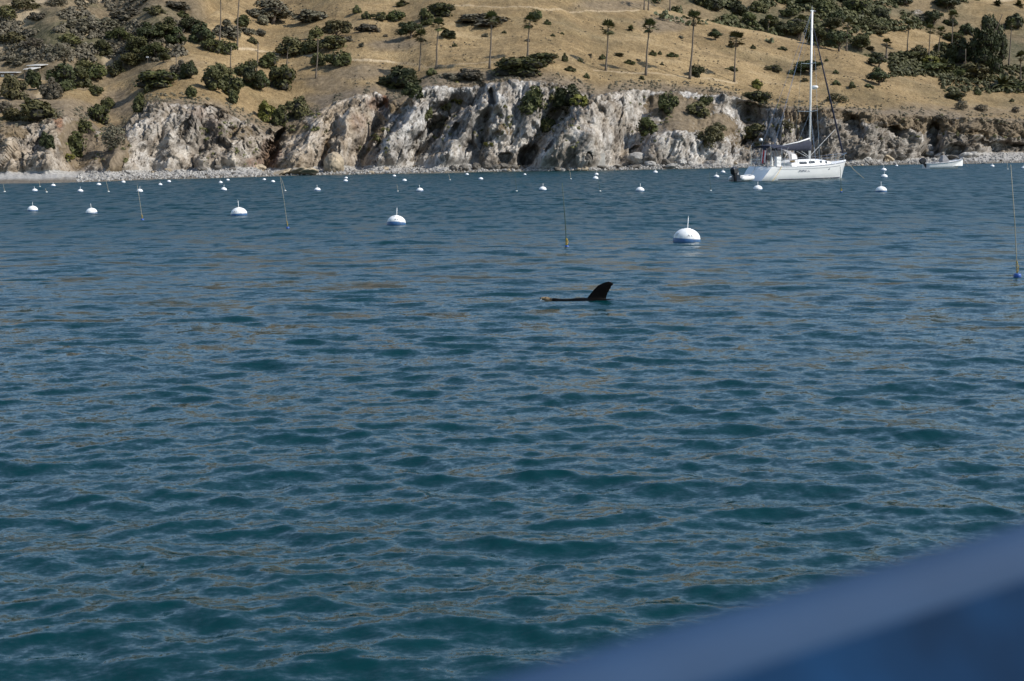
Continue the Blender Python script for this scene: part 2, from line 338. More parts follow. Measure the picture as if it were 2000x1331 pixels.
def build_headland():
    X1 = np.concatenate([np.linspace(-520, -80, 60), np.linspace(-78, 2078, 1130), np.linspace(2082, 2560, 60)])
    nb, ncl, nh, nk = 9, 120, 125, 10
    def q(f): return f(X1)
    yw, yb, yt, yc, cs, th = map(q, (yw_f, yb_f, yt_f, yc_f, cs_f, th_f))
    # ragged cliff edge
    jx = np.stack([X1 / 14, X1 * 0, X1 * 0 + 3.3], -1)
    yt = yt + 4.5 * fbm(jx, 4) + 2.0 * fbm(jx * 5, 3)
    yb = yb + 1.6 * fbm(jx * 2 + 9, 3)
    _, ew = rays(X1, yw); dw = -3 / ew
    _, eb = rays(X1, yb)
    db = dw + q(bw_f)
    dt = db + cs
    def sm(a, w=61):
        return np.convolve(np.pad(a, w // 2, 'edge'), np.ones(w) / w, 'valid')
    yt_s = sm(q(yt_f), 41); _, et_s = rays(X1, yt_s); d_s = sm(db + cs, 81); z_s = 3 + et_s * d_s; th = sm(th, 41)
    def plane(e): return (z_s - d_s * th - 3) / (e - th)
    _, et_ = rays(X1, yt); dt = np.maximum(plane(et_), db + 2.0); cs = dt - db
    v = np.linspace(0, 1, ncl) ** 0.97
    YC = yb[None] + (yt - yb)[None] * v[:, None]; XC = np.repeat(X1[None], ncl, 0)
    wq = np.stack([XC / 45, YC / 45, XC * 0 + 1.7], -1)
    rel = relief(XC + 22 * fbm(wq, 4), YC + 8 * fbm(wq + 31, 3)) * (1 + 0.5 * fbm(wq * 0.7 + 60, 3))
    env = (0.22 + 0.78 * smooth(1.0, 0.72, v))[:, None]
    g = v[:, None] * 0.75 + 0.25 * v[:, None] ** 3
    # overhang caves on the low right bluff
    cave = np.zeros_like(XC)
    cwx, cwy = XC + 9 * fbm(wq * 1.6 + 77, 3), YC + 7 * fbm(wq * 1.6 + 91, 3)
    for cx, cy, rx, ry, dp, k in [(832, 275, 24, 46, 5.0, .75), (955, 195, 13, 18, 2.2, .2), (895, 262, 16, 22, 2.4, .6), (1030, 308, 22, 24, 3.8, .4), (1090, 232, 24, 16, 2.6, .6), (1455, 222, 55, 26, 2.4, 0), (535, 290, 14, 42, 3.4, .5), (410, 220, 26, 18, 2.4, 0), (365, 258, 12, 26, 2.2, .4),
                              (455, 262, 16, 24, 2.2, .3), (1575, 262, 34, 22, 2.4, -.3), (1662, 255, 22, 28, 3.0, -.4), (1735, 258, 28, 14, 3.2, -1.0), (1815, 276, 16, 34, 4.6, .2), (1860, 297, 25, 12, 3.4, 0), (1950, 289, 66, 12, 4.6, 0), (1900, 268, 26, 10, 2.0, -.6), (1150, 309, 6, 10, 2.2, 0), (1240, 300, 14, 14, 2.6, .3), (985, 310, 16, 14, 2.4, .3), (640, 250, 12, 22, 1.8, .5), (75, 290, 14, 26, 2.2, .3)]:
        cave = np.maximum(cave, dp * smooth(1.08, 0.62, np.hypot((cwx - cx - k * (cy - cwy)) / rx, (cwy - cy) / ry)))
    DC = db[None] + cs[None] * g - rel * env + cave
    DC = np.maximum(DC, dw[None] + 0.4 + 0.6 * v[:, None])
    # beach
    base = DC[0]
    ax_w, _ = rays(X1, yw); ax_b, ez_b = rays(X1, yb)
    pw = np.stack([ax_w * dw, dw, 0 * dw], -1); pb_ = np.stack([ax_b * base, base, 3 + ez_b * base], -1)
    u = np.linspace(0, 1, nb)
    under = pw + np.array([0, -5, -1.2]); under[:, 0] *= (dw - 5) / dw
    B = np.stack([under] + [pw * (1 - t) + pb_ * t for t in u[:-1]], 0)
    YB = np.stack([yw + 4] + [yw * (1 - t) + yb * t for t in u[:-1]], 0)
    ax, ez = rays(XC, YC)
    Cc = np.stack([ax * DC, DC, 3 + ez * DC], -1)
    # hill
    uh = np.linspace(0, 1, nh + 1)[1:]
    top = Cc[-1]; e_t = ez[-1]; d_t = DC[-1]
    YH = yt[None] + (yc - yt)[None] * uh[:, None]; XH = np.repeat(X1[None], nh, 0)
    axh, eh = rays(XH, YH)
    # slope steeper right above the edge, easing back
    DH = (z_s - d_s * th - 3)[None] / (eh - th[None])
    DH = DH + (d_t - dt)[None] * np.exp(-((yt[None] - YH) / 6.0))
    H = np.stack([axh * DH, DH, 3 + eh * DH], -1)
    last = H[-1]
    K = []
    for k in range(1, nk + 1):
        s = (k / nk) ** 1.5 * 60
        p = last.copy(); p[:, 1] += s; p[:, 0] *= (last[:, 1] + s) / last[:, 1]; p[:, 2] += 0.05 * s - 0.003 * s * s; K.append(p)
    K = np.stack(K, 0); YK = np.repeat(yc[None] - 1, nk, 0)
    P = np.concatenate([B, Cc, H, K], 0); XX = np.repeat(X1[None], P.shape[0], 0); YY = np.concatenate([YB, YC, YH, YK], 0)
    nr = P.shape[0]
    vv = np.concatenate([np.zeros(nb), v, np.ones(nh + nk)])
    iscl = np.zeros(nr); iscl[nb:nb + ncl] = 1
    hillr = np.concatenate([np.zeros(nb), np.zeros(ncl), uh, np.ones(nk)])
    # ---- rock relief along normals
    nrm = np.stack([0 * XX, 0 * XX - 0.9, 0 * XX + 0.42], -1)
    ang = R(58) + (R(-28) - R(58)) * smooth(1440, 1640, XX); ca, sa_ = np.cos(ang), np.sin(ang)
    WP = P + 1.6 * np.stack([fbm(P * .13 + 3, 3), fbm(P * .13 + 11, 3), fbm(P * .13 + 23, 3)], -1)
    S = np.stack([(WP[..., 0] * ca + WP[..., 2] * sa_) * 0.38, WP[..., 1] * 0.5, (-WP[..., 0] * sa_ + WP[..., 2] * ca) * 1.2], -1)
    sl_c = slice(nb, nb + ncl); rough = np.zeros(P.shape[:2])
    Sc = S[sl_c]; Pc = P[sl_c]
    rough[sl_c] = fbm(Sc * 0.20 + 80, 4, ridged=True) * 1.2 + facets(Sc * 0.30, 3) * 1.2 + facets(Sc * 0.95 + 9.5, 41) * 0.42 + facets(Sc * 2.2 + 4.5, 99) * 0.30 + fbm(Sc * 1.8 + 7, 4, ridged=True) * 0.22 + facets(Pc * 1.6 + 2.2, 150) * 0.16
    cleft = smooth(0.62, 0.93, fbm(Sc * 0.24 + 120, 3, ridged=True)) * 0.8 + smooth(0.6, 0.95, fbm(Sc * 0.75 + 50, 2, ridged=True)) * 0.35
    bed = fbm(np.stack([Pc[..., 0] * .09 + Pc[..., 2] * .10, Pc[..., 1] * .05, Pc[..., 2] * .95 - Pc[..., 0] * .16], -1), 3, ridged=True) * 1.3
    rough[sl_c] += -cleft + bed * smooth(1480, 1660, XC)
    blk = 0.15
    cw = iscl[:, None] * (0.25 + 0.75 * np.clip(smooth(0, 0.08, vv) * smooth(1.0, 0.9, vv), 0, 1))[:, None]
    soft = spots(XX, YY, [(600, 270, 45, 50, .45), (690, 250, 35, 55, .5), (1160, 265, 55, 50, .55), (790, 240, 25, 60, .35), (1310, 225, 95, 45, 0.8), (1400, 250, 55, 35, .7), (1450, 225, 60, 35, 0.5), (155, 280, 55, 65, 0.8), (222, 290, 46, 65, .85)])
    P = P + nrm * ((rough - 0.25 + blk) * cw * (1 - soft))[..., None]
    # ---- hillside undulation
    hb = fbm(P * np.array([0.05, 0.05, 0.05]) + 5, 4) * 1.5 + fbm(P * 0.35, 3) * 0.35 + fbm(P * 1.6, 2) * 0.10
    hw = (smooth(0.0, 0.12, hillr) * (hillr > 0) * smooth(1.04, 0.9, hillr) * 0.9 + (hillr > 0) * 0.1)
    P[..., 2] += hb * hw[:, None]
    bb = fbm(P * 0.9, 3) * 0.18
    bw_ = np.zeros(nr); bw_[2:nb] = 1
    P[..., 2] += bb * bw_[:, None]
    # ---- colour zones
    rockm = iscl[:, None] * smooth(1.0, 0.93, vv)[:, None] * np.ones_like(XX)
    below = smooth(0, 0.02, 1 - hillr)[:, None]
    soil = spots(XX, YY, [(1300, 205, 55, 28, 0.9), (1340, 245, 60, 20, 0.8), (1420, 260, 40, 20, 0.6), (155, 280, 46, 62, 0.95), (222, 290, 40, 62, 0.95), (575, 250, 40, 20, .8), (775, 205, 22, 26, .8), (25, 262, 50, 18, .75), (1330, 215, 85, 30, .9), (1400, 248, 52, 32, .85), (1465, 282, 60, 22, .6), (470, 262, 40, 22, .6), (600, 225, 50, 14, .5), (1700, 230, 200, 17, 0.95), (1940, 252, 120, 24, 0.98), (1810, 247, 90, 18, 0.9), (1560, 228, 60, 20, .85), (480, 285, 30, 30, .4), (640, 190, 60, 14, .8), (880, 168, 60, 12, .8), (1090, 172, 60, 12, .6), (740, 262, 16, 30, .7), (790, 200, 26, 22, .8), (985, 262, 30, 14, .6)])
    rockm = rockm * (1 - 0.85 * soil)
    tanm = curve([(-600, .8), (0, .85), (200, .62), (300, .45), (480, .6), (520, .8), (680, .72), (725, .6), (745, .12), (1000, .18), (1060, .35), (1180, .42), (1240, .3), (1300, .2), (1500, .25), (1640, .3), (1760, .35), (2000, .45)])(XX)
    rust = spots(XX, YY, [(757, 195, 12, 22, 1.0), (735, 210, 22, 16, .5), (118, 240, 9, 22, .9), (530, 305, 24, 30, .75), (500, 318, 18, 14, .7), (700, 240, 20, 20, .3), (420, 250, 18, 30, .3), (390, 225, 20, 16, .5)])
    pth = path_mask(XX, YY) * (hillr > 0)[:, None]
    edgez = (smooth(1.0, 0.9, vv) * iscl)[:, None] * 0
    scrub = np.clip(smooth(0.10, 0.0, hillr)[:, None] * (hillr >= 0)[:, None] * 0.95 * (vv > 0.9)[:, None] + spots(XX, YY, [(770, 90, 60, 18, .75), (700, 140, 70, 16, .7), (640, 160, 50, 18, .6), (350, 125, 60, 12, .35), (230, 200, 50, 30, .7), (130, 215, 90, 22, .8), (30, 200, 60, 40, .8), (1300, 45, 60, 18, .8), (1200, 8, 90, 12, .7), (900, 150, 80, 12, .6), (1850, 215, 200, 14, .5), (560, 220, 60, 14, .5)]) + soil * 1.0 + edgez, 0, 1)
    pebb = np.zeros(nr); pebb[:nb + 2] = 1
    z1 = np.stack([rockm, tanm, pth, rust], -1)
    z2 = np.stack([scrub, np.zeros_like(XX), np.repeat(pebb[:, None], XX.shape[1], 1), np.clip(smooth(1500, 1680, XX) * .95 + spots(XX, YY, [(400, 250, 70, 50, .7), (500, 290, 40, 40, .6), (1000, 320, 60, 14, .9), (900, 250, 50, 40, .4), (1110, 322, 70, 12, .7), (50, 260, 70, 30, .3)]), 0, 1)], -1)
    me = np_mesh('headland', P.reshape(-1, 3), grid_faces(nr, len(X1)), M_LAND, True, {'zone': z1.reshape(-1, 4), 'zone2': z2.reshape(-1, 4)})
    return setp(link('headland', me), kind='structure'), X1, last
headland, HX, HLAST = build_headland()
cr_d = lambda x: np.interp(x, HX, HLAST[:, 1])

def build_back_hill(name, x0, x1, ncx, gap, th, ytop, brush, start_off=55, amp=5.0, seed=0):
    X1 = np.linspace(x0, x1, ncx); nh = 120
    ys = yc_f(X1) + start_off; d0 = cr_d(X1) + gap
    k = np.ones(25) / 25; d0 = np.convolve(np.pad(d0, 12, 'edge'), k, 'valid')
    _, e0 = rays(X1, ys)
    u = np.linspace(0, 1, nh); Y = ys[None] + (ytop - ys)[None] * u[:, None]; XX = np.repeat(X1[None], nh, 0)
    ax, e = rays(XX, Y)
    z0 = 3 + e0 * d0; t = th(X1)
    D = (z0 - d0 * t - 3)[None] / (e - t[None])
    P = np.stack([ax * D, D, 3 + e * D], -1)
    hb = fbm(P * np.array([.022, .022, .022]) + seed, 4, ridged=True) * amp + fbm(P * 0.12 + seed, 3) * 1.2 + fbm(P * .7, 3) * .3
    P[..., 2] += hb * smooth(0.05, 0.4, u)[:, None]
    z1 = np.stack([spots(XX, Y, [(395, 8, 45, 14, .9), (112, 22, 26, 10, .5), (1790, 35, 20, 6, .6)]), XX * 0 + .4, path_mask(XX, Y), XX * 0], -1)
    br = brush(XX, Y, P)
    z2 = np.stack([np.clip(br[0], 0, 1), np.clip(br[1], 0, 1), XX * 0, XX * 0], -1)
    me = np_mesh(name, P.reshape(-1, 3), grid_faces(nh, ncx), M_LAND, True, {'zone': z1.reshape(-1, 4), 'zone2': z2.reshape(-1, 4)})
    return setp(link(name, me), kind='structure')
def brush_l(X, Y, P):
    n = fbm(P * 0.06 + 3, 4)
    g = spots(X, Y, [(450, 30, 60, 40, 1.0)])
    return (0.75 * (1 - g) + n * .4, (smooth(-0.1, 0.25, n) * 0.8 + 0.15) * (1 - g))
def brush_r(X, Y, P):
    n = fbm(P * 0.06 + 8, 4)
    open_ = spots(X, Y, [(1780, 85, 130, 40, 1.0), (1960, 30, 90, 45, .9), (1870, 75, 40, 25, .9), (1700, 18, 60, 18, .6), (1530, 25, 50, 16, .5)])
    return (0.45 * (1 - open_) + n * .3, (smooth(-0.2, 0.2, n) * 0.8 + .15) * (1 - open_))
hill_l = build_back_hill('hill_left', -520, 760, 320, 25, curve([(-520, .40), (300, .38), (420, .36), (760, .36)]), -120, brush_l, amp=6, seed=2)
hill_r = build_back_hill('hill_right', 1080, 2560, 340, 25, curve([(1080, .40), (1500, .38), (1800, .33), (2560, .33)]), -110, brush_r, amp=3.5, seed=9)

# ------------------------------------------------------------------ water
def water_material():
    m, nt, b = nodes_mat('sea_water'); L = nt.links.new
    geo = N(nt, 'ShaderNodeNewGeometry'); at_ = N(nt, 'ShaderNodeAttribute', attribute_name='lod')
    sp = N(nt, 'ShaderNodeSeparateColor'); L(at_.outputs['Color'], sp.inputs[0])
    mp = N(nt, 'ShaderNodeMapping'); mp.inputs['Scale'].default_value = (0.55, 1.0, 1.0); mp.inputs['Rotation'].default_value = (0, 0, R(8)); L(geo.outputs['Position'], mp.inputs[0])
    def slope(scale, detail, rough, oy=.5):
        n = noise(nt, mp.outputs[0], scale, detail, rough); s = nt.nodes.new('ShaderNodeVectorMath'); s.operation = 'SUBTRACT'
        L(n.outputs['Color'], s.inputs[0]); s.inputs[1].default_value = (.5, oy, .5); return s.outputs[0]
    def scl(v, k):
        s = nt.nodes.new('ShaderNodeVectorMath'); s.operation = 'MULTIPLY'; L(v, s.inputs[0])
        if isinstance(k, tuple): s.inputs[1].default_value = k
        else:
            c = nt.nodes.new('ShaderNodeCombineXYZ'); L(k, c.inputs[0]); L(k, c.inputs[1]); L(c.outputs[0], s.inputs[1])
        return s.outputs[0]
    def add(a, c):
        s = nt.nodes.new('ShaderNodeVectorMath'); s.operation = 'ADD'; L(a, s.inputs[0]); L(c, s.inputs[1]); return s.outputs[0]
    fine = add(scl(slope(9.0, 2, 0.5), (0.30, 0.42, 0.0)), scl(slope(34.0, 3, 0.65), (0.30, 0.50, 0.0)))
    mid = scl(slope(1.3, 2, 0.5, .585), sp.outputs[0])
    mf = N(nt, 'ShaderNodeMapping'); mf.inputs['Scale'].default_value = (1.9, 0.55, 1.0); L(geo.outputs['Position'], mf.inputs[0])
    nf = noise(nt, mf.outputs[0], 1.0, 3, 0.6); sf = nt.nodes.new('ShaderNodeVectorMath'); sf.operation = 'SUBTRACT'; L(nf.outputs['Color'], sf.inputs[0]); sf.inputs[1].default_value = (.5, .555, .5)
    mid = add(mid, scl(sf.outputs[0], sp.outputs[2]))
    gust = noise(nt, geo.outputs['Position'], 0.05, 3)
    v = add(add(geo.outputs['Normal'], fine), mid)
    nn = nt.nodes.new('ShaderNodeVectorMath'); nn.operation = 'NORMALIZE'; L(v, nn.inputs[0]); L(nn.outputs[0], b.inputs['Normal'])
    b.inputs['Base Color'].default_value = (0.0005, 0.0245, 0.0285, 1)
    L(mth(nt, 'ADD', sp.outputs[1], mth(nt, 'MULTIPLY', mth(nt, 'SUBTRACT', gust.outputs[0], .5), 0.12)), b.inputs['Roughness'])
    b.inputs['IOR'].default_value = 1.33; b.inputs['Specular IOR Level'].default_value = 0.5
    return m
M_WATER = water_material()
def make_waves():
    rng = np.random.default_rng(5); W = []
    for i in range(120):
        lam = 0.13 * (7.0 / 0.13) ** (i / 119.0) * rng.uniform(.93, 1.07)
        ang = (R(-80) if i % 3 else R(-118)) + rng.normal() * R(22 if lam > .6 else 36)
        sl_ = 0.027 * math.exp(-((math.log(lam / 0.5)) / 0.9) ** 2) + 0.005 + 0.009 * math.exp(-((math.log(lam / 0.16)) / 0.5) ** 2)
        k = 2 * math.pi / lam
        W.append((k * math.cos(ang), k * math.sin(ang), sl_ / k, rng.uniform(0, 6.283), lam))
    return W
WAVES = make_waves()
def wave_at(x, y):
    z = 0.0
    for kx, ky, a, ph, lam in WAVES: z += a * math.cos(kx * x + ky * y + ph)
    return z
def build_water():
    nrw, ncw = 620, 800
    off = np.linspace(34, 1190, nrw)                       # angle steps below the horizon
    d = 3 * FPX / off
    px = np.linspace(-190, 2190, ncw); u = (px - 1000) / FPX
    uo = np.array([-6, -3, -1.6, -1.0, -0.7, -0.52]); u = np.concatenate([uo, u, -uo[::-1]])
    d = np.concatenate([[4000, 1500, 700, 420, 320], d, [5.5, 4.5, 3.5, 2.0, 0.5, -20, -200]])
    dy = np.abs(np.gradient(d))
    D = np.repeat(d[:, None], len(u), 1).astype(np.float32)
    Xg = (u[None] * np.maximum(d[:, None], 6.0)).astype(np.float32)
    Z = np.zeros_like(D); DX = np.zeros_like(D); DY = np.zeros_like(D); miss = np.zeros(len(d))
    inner = (np.abs(u) < 0.45)[None]
    for kx, ky, a, ph, lam in WAVES:
        k = math.hypot(kx, ky); ly = 2 * math.pi / max(abs(ky), 1e-3)
        wgt = smooth(2.2, 4.5, ly / dy) * smooth(5.0, 6.6, d)
        miss += (1 - wgt) * (a * k) ** 2 / 2
        r = wgt > 0
        if not r.any(): continue
        th = kx * Xg[r] + ky * D[r] + ph; wr = wgt[r][:, None].astype(np.float32)
        Z[r] += wr * a * np.cos(th); s = wr * a * 0.8 * np.sin(th)
        DX[r] -= s * kx / k; DY[r] -= s * ky / k
    Z *= inner; DX *= inner; DY *= inner
    P = np.stack([Xg + DX, D + DY, Z], -1)
    ms = np.sqrt(miss)
    lod = np.zeros(D.shape + (4,), np.float32)
    lod[..., 0] = np.clip(ms * 7.0, 0, 0.85)[:, None]
    lod[..., 1] = (0.06 + 0.26 * smooth(9, 70, np.abs(d)))[:, None]
    lod[..., 2] = (1.5 * smooth(20, 90, np.abs(d)))[:, None]
    lod[..., 3] = 1
    F = grid_faces(len(d), len(u))[:, ::-1]
    me = np_mesh('sea', P.reshape(-1, 3), F, M_WATER, True, {'lod': lod.reshape(-1, 4)})
    return setp(link('sea', me), kind='structure')
sea = build_water()
bpy.context.view_layer.update()

# ------------------------------------------------------------------ where a photo pixel meets the ground
LANDS = [headland, hill_l, hill_r]
DG = bpy.context.evaluated_depsgraph_get()
def ground(px, py, only=None):
    a, b = ray1(px, py); d = Vector((a, 1, b)).normalized(); best = None
    for o in (only or LANDS):
        ok, loc, nr_, _ = o.ray_cast(CAM, d, distance=2000)
        if ok and (best is None or (loc - CAM).length < (best - CAM).length): best = loc
    return best
def drop(x, y, only=None):
    best = None
    for o in (only or LANDS):
        ok, loc, nr_, _ = o.ray_cast(Vector((x, y, 300)), Vector((0, 0, -1)), distance=600)
        if ok and (best is None or loc.z > best.z): best = loc
    return best
def ground_near(px, py):
    for k in range(0, 40, 2):
        g = ground(px, py + k)
        if g is not None and g.z > 0.2: return g
    return None

# ------------------------------------------------------------------ foliage
def leaf_mat(name, dark, lite, trans=0.15):
    m, nt, b = nodes_mat(name); L = nt.links.new
    geo = N(nt, 'ShaderNodeNewGeometry'); oi = N(nt, 'ShaderNodeObjectInfo')
    n = noise(nt, geo.outputs['Position'], 0.9, 3, 0.6); n2 = noise(nt, geo.outputs['Position'], 6.0, 2, 0.6)
    f = mth(nt, 'ADD', mth(nt, 'MULTIPLY', n.outputs[0], 0.7), mth(nt, 'MULTIPLY', n2.outputs[0], 0.3))
    c = ramp(nt, f, [(0.34, dark), (0.66, lite)])
    hs = N(nt, 'ShaderNodeHueSaturation'); L(c, hs.inputs['Color'])
    L(mth(nt, 'ADD', mth(nt, 'MULTIPLY', oi.outputs['Random'], 0.035), 0.482), hs.inputs['Hue'])
    L(mth(nt, 'ADD', mth(nt, 'MULTIPLY', oi.outputs['Random'], 0.5), 0.75), hs.inputs['Value'])
    L(hs.outputs[0], b.inputs['Base Color']); b.inputs['Roughness'].default_value = 0.65; b.inputs['Specular IOR Level'].default_value = 0.25
    return m
LEAF = {'dark': leaf_mat('leaf_dark_green', (0.020, 0.026, 0.009), (0.060, 0.068, 0.022)),
        'mid': leaf_mat('leaf_green', (0.034, 0.038, 0.013), (0.100, 0.102, 0.032)),
        'olive': leaf_mat('leaf_olive', (0.050, 0.049, 0.019), (0.135, 0.122, 0.046)),
        'yellow': leaf_mat('leaf_yellow_green', (0.06, 0.06, 0.012), (0.17, 0.155, 0.03)),
        'grey': leaf_mat('leaf_grey_scrub', (0.072, 0.064, 0.042), (0.17, 0.148, 0.10))}
M_CORE = simple('shrub_dark_core', (0.022, 0.02, 0.012), 0.9)
M_BARK = simple('bark', (0.13, 0.10, 0.075), 0.9, 0.25, 4)
M_PALMTRUNK = simple('palm_trunk', (0.15, 0.12, 0.09), 0.9, 0.2, 5)
M_DRYFROND = simple('dry_frond', (0.27, 0.20, 0.12), 0.9, 0.25, 5)
M_DRYGRASS = simple('dry_grass', (0.33, 0.25, 0.13), 0.95, 0.3, 2)

def foliage(name, kind, seed, n=1500, lobes=9, leaf=0.055, airy=False, core=0.78, rs=1.0):
    """unit crown: x,y in -0.5..0.5, z 0..1; leaf quads spread over lumpy lobes, dark lumps inside"""
    rng = np.random.default_rng(seed); V = []; F = []
    cs = []
    for i in range(lobes):
        a = rng.uniform(0, 6.283); r = 0.34 * math.sqrt(rng.uniform(0, 1)); z = rng.uniform(0.16, 0.78) * (1 - 0.7 * (r / 0.34) ** 2 * 0.6)
        cs.append((r * math.cos(a), r * math.sin(a), z, rs * rng.uniform(0.12, 0.24) * (1 - 0.3 * z)))
    cs.append((0, 0, 0.4, 0.3 * rs))
    cs = np.array(cs); k = rng.integers(0, len(cs), n)
    d = rng.normal(size=(n, 3)); d /= np.linalg.norm(d, axis=1, keepdims=True); d[:, 2] = np.where(d[:, 2] < -0.5, -d[:, 2], d[:, 2])
    rad = (rng.uniform(0.55, 1.12, n) ** 0.6)[:, None] * cs[k, 3:4]
    c = cs[k, :3] + d * rad * np.array([1, 1, 1.25]); c[:, 2] = np.clip(c[:, 2], 0.015, 1.0)
    nn = d + rng.normal(size=(n, 3)) * 0.45; nn /= np.linalg.norm(nn, axis=1, keepdims=True)
    t = np.cross(nn, rng.normal(size=(n, 3))); t /= np.linalg.norm(t, axis=1, keepdims=True); bt = np.cross(nn, t)
    s = (leaf * rng.uniform(0.6, 1.5, n))[:, None]; s2 = s * rng.uniform(0.4, 0.8, n)[:, None]
    Q = np.stack([c - t * s, c + bt * s2 * 0.9, c + t * s * 1.1, c - bt * s2], 1)
    V = Q.reshape(-1, 3); F = np.arange(4 * n).reshape(n, 4)
    me = np_mesh(name, V, F, LEAF[kind], False)
    # dark core: low-poly lumps well inside the leaf shell
    bm = bmesh.new(); bm.from_mesh(me)
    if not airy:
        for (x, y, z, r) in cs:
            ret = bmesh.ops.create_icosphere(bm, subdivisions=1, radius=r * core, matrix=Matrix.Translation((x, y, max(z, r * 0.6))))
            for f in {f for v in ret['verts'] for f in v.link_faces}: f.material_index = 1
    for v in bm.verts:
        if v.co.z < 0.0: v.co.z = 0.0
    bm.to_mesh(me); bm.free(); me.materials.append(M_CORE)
    return me
BUSH = {}
for ki, kd in enumerate(LEAF):
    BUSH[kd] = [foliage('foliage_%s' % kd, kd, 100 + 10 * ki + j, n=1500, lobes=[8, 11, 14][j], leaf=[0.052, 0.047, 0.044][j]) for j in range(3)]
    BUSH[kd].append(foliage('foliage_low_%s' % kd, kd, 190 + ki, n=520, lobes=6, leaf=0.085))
    BUSH[kd].append(foliage('foliage_airy_%s' % kd, kd, 170 + ki, n=1100, lobes=10, leaf=0.04, airy=True))

def trunk_mesh(seed, lean=0.1):
    rng = random.Random(seed); mb = MB()
    mb.tube([(0, 0, -0.1), (0.01, 0, 0.2), (lean * .5, 0.01, 0.45), (lean, 0, 0.72)], [0.05, 0.036, 0.028, 0.012], 7)
    for i in range(6):
        a = rng.uniform(0, 6.28); z = rng.uniform(0.18, 0.45); r = rng.uniform(0.2, 0.34)
        mb.tube([(lean * z, 0, z), (r * .5 * math.cos(a), r * .5 * math.sin(a), z + .13), (r * math.cos(a), r * math.sin(a), z + rng.uniform(.2, .38))], [0.02, 0.014, 0.006], 5)
    return mb.mesh('trunk', M_BARK, True)
TRUNKS = [trunk_mesh(i) for i in range(3)]
CROWN = {}
def crown_mesh(kd, j):
    if (kd, j) not in CROWN:
        me = foliage('crown_%s' % kd, kd, 300 + j * 7 + len(kd), n=3000, lobes=15, leaf=0.036, core=0.62)
        co = np.empty(len(me.vertices) * 3, np.float32); me.vertices.foreach_get('co', co); co = co.reshape(-1, 3)
        co[:, 2] = 0.24 + 0.76 * co[:, 2]; me.vertices.foreach_set('co', co.ravel()); me.update(); CROWN[kd, j] = me
    return CROWN[kd, j]

# ------------------------------------------------------------------ landmarks and labels
LMK = []   # (px, py, phrase)
THINGS = []
def pxs(P):
    v = CM.T @ np.array([P.x - CAM.x, P.y - CAM.y, P.z - CAM.z]); return 1000 + v[0] / -v[2] * FPX, 665.5 - v[1] / -v[2] * FPX
LMK += [(822, 100, 'leftmost leafy palm of the row'), (857, 90, 'second leafy palm'), (960, 80, 'third leafy palm'), (1035, 75, 'fourth leafy palm'), (1188, 95, 'fifth leafy palm'),
        (1269, 95, 'sixth leafy palm'), (1355, 90, 'seventh leafy palm'), (1438, 115, 'palm nearest the mast'), (1586, 150, 'sailboat mast'), (66, 130, 'open-sided shelter'),
        (652, 300, 'big round shore boulder'), (470, 50, 'tallest bare trunk'), (620, 110, 'sparse-topped trunk'), (1718, 140, 'paired dark trees'), (1930, 70, 'huge dark tree'),
        (1820, 60, 'valley palms'), (1842, 320, 'moored motorboat'), (150, 300, 'left gully'), (760, 190, 'rust-red cleft'), (1030, 300, 'dark sea cave'), (1290, 300, 'white rubble point'), (1455, 225, 'shaded hollow'), (300, 70, 'left valley grove'), (690, 60, 'mid-slope dark thicket'), (540, 100, 'zigzag pale trail'), (400, 220, 'brown left bluff'), (1110, 260, 'big grey buttress')]
def rel_phrase(px, py):
    best = min(LMK, key=lambda l: math.hypot((px - l[0]), (py - l[1]) * 1.3)); dx, dy = px - best[0], py - best[1]; r = math.hypot(dx, dy)
    far = 'just ' if r < 30 else ('well ' if r > 85 else '')
    if abs(dx) > abs(dy) * 1.6: w = 'left of' if dx < 0 else 'right of'
    elif abs(dy) > abs(dx) * 1.6: w = 'above' if dy < 0 else 'below'
    else: w = ('above and ' if dy < 0 else 'below and ') + ('left of' if dx < 0 else 'right of')
    return far + w + ' the ' + best[2]
TONE = {'dark': 'dark green', 'mid': 'green', 'olive': 'olive', 'yellow': 'yellowish green', 'grey': 'grey-brown'}
ORD = ['leftmost', 'second', 'third', 'fourth', 'fifth', 'sixth', 'seventh', 'eighth', 'ninth', 'tenth']
def trim(t):
    w_ = t.split()
    while len(w_) > 15: w_.pop(next((i for i, q in enumerate(w_) if q in ('well', 'just', 'large', 'medium', 'small', 'tiny', 'lumpy', 'rounded', 'broad')), 0))
    return ' '.join(w_)
def finish_labels():
    by = {}
    for o, px, py, base in THINGS: by.setdefault(base + ' ' + rel_phrase(px, py), []).append((px, o))
    for lab, lst in by.items():
        lst.sort(key=lambda t: t[0])
        for i, (px, o) in enumerate(lst):
            if len(lst) > 1 and len(lab.split()) > 10: lab = ' '.join(lab.split()[1:])
            if len(lst) == 1: o['label'] = lab
            elif len(lst) == 2: o['label'] = ('left one of two: ' if i == 0 else 'right one of two: ') + lab
            else: o['label'] = (ORD[i] if i == 0 else ('rightmost' if i == len(lst) - 1 else ORD[i] + ' from left')) + ' of several, ' + lab
            o['label'] = trim(o['label'])

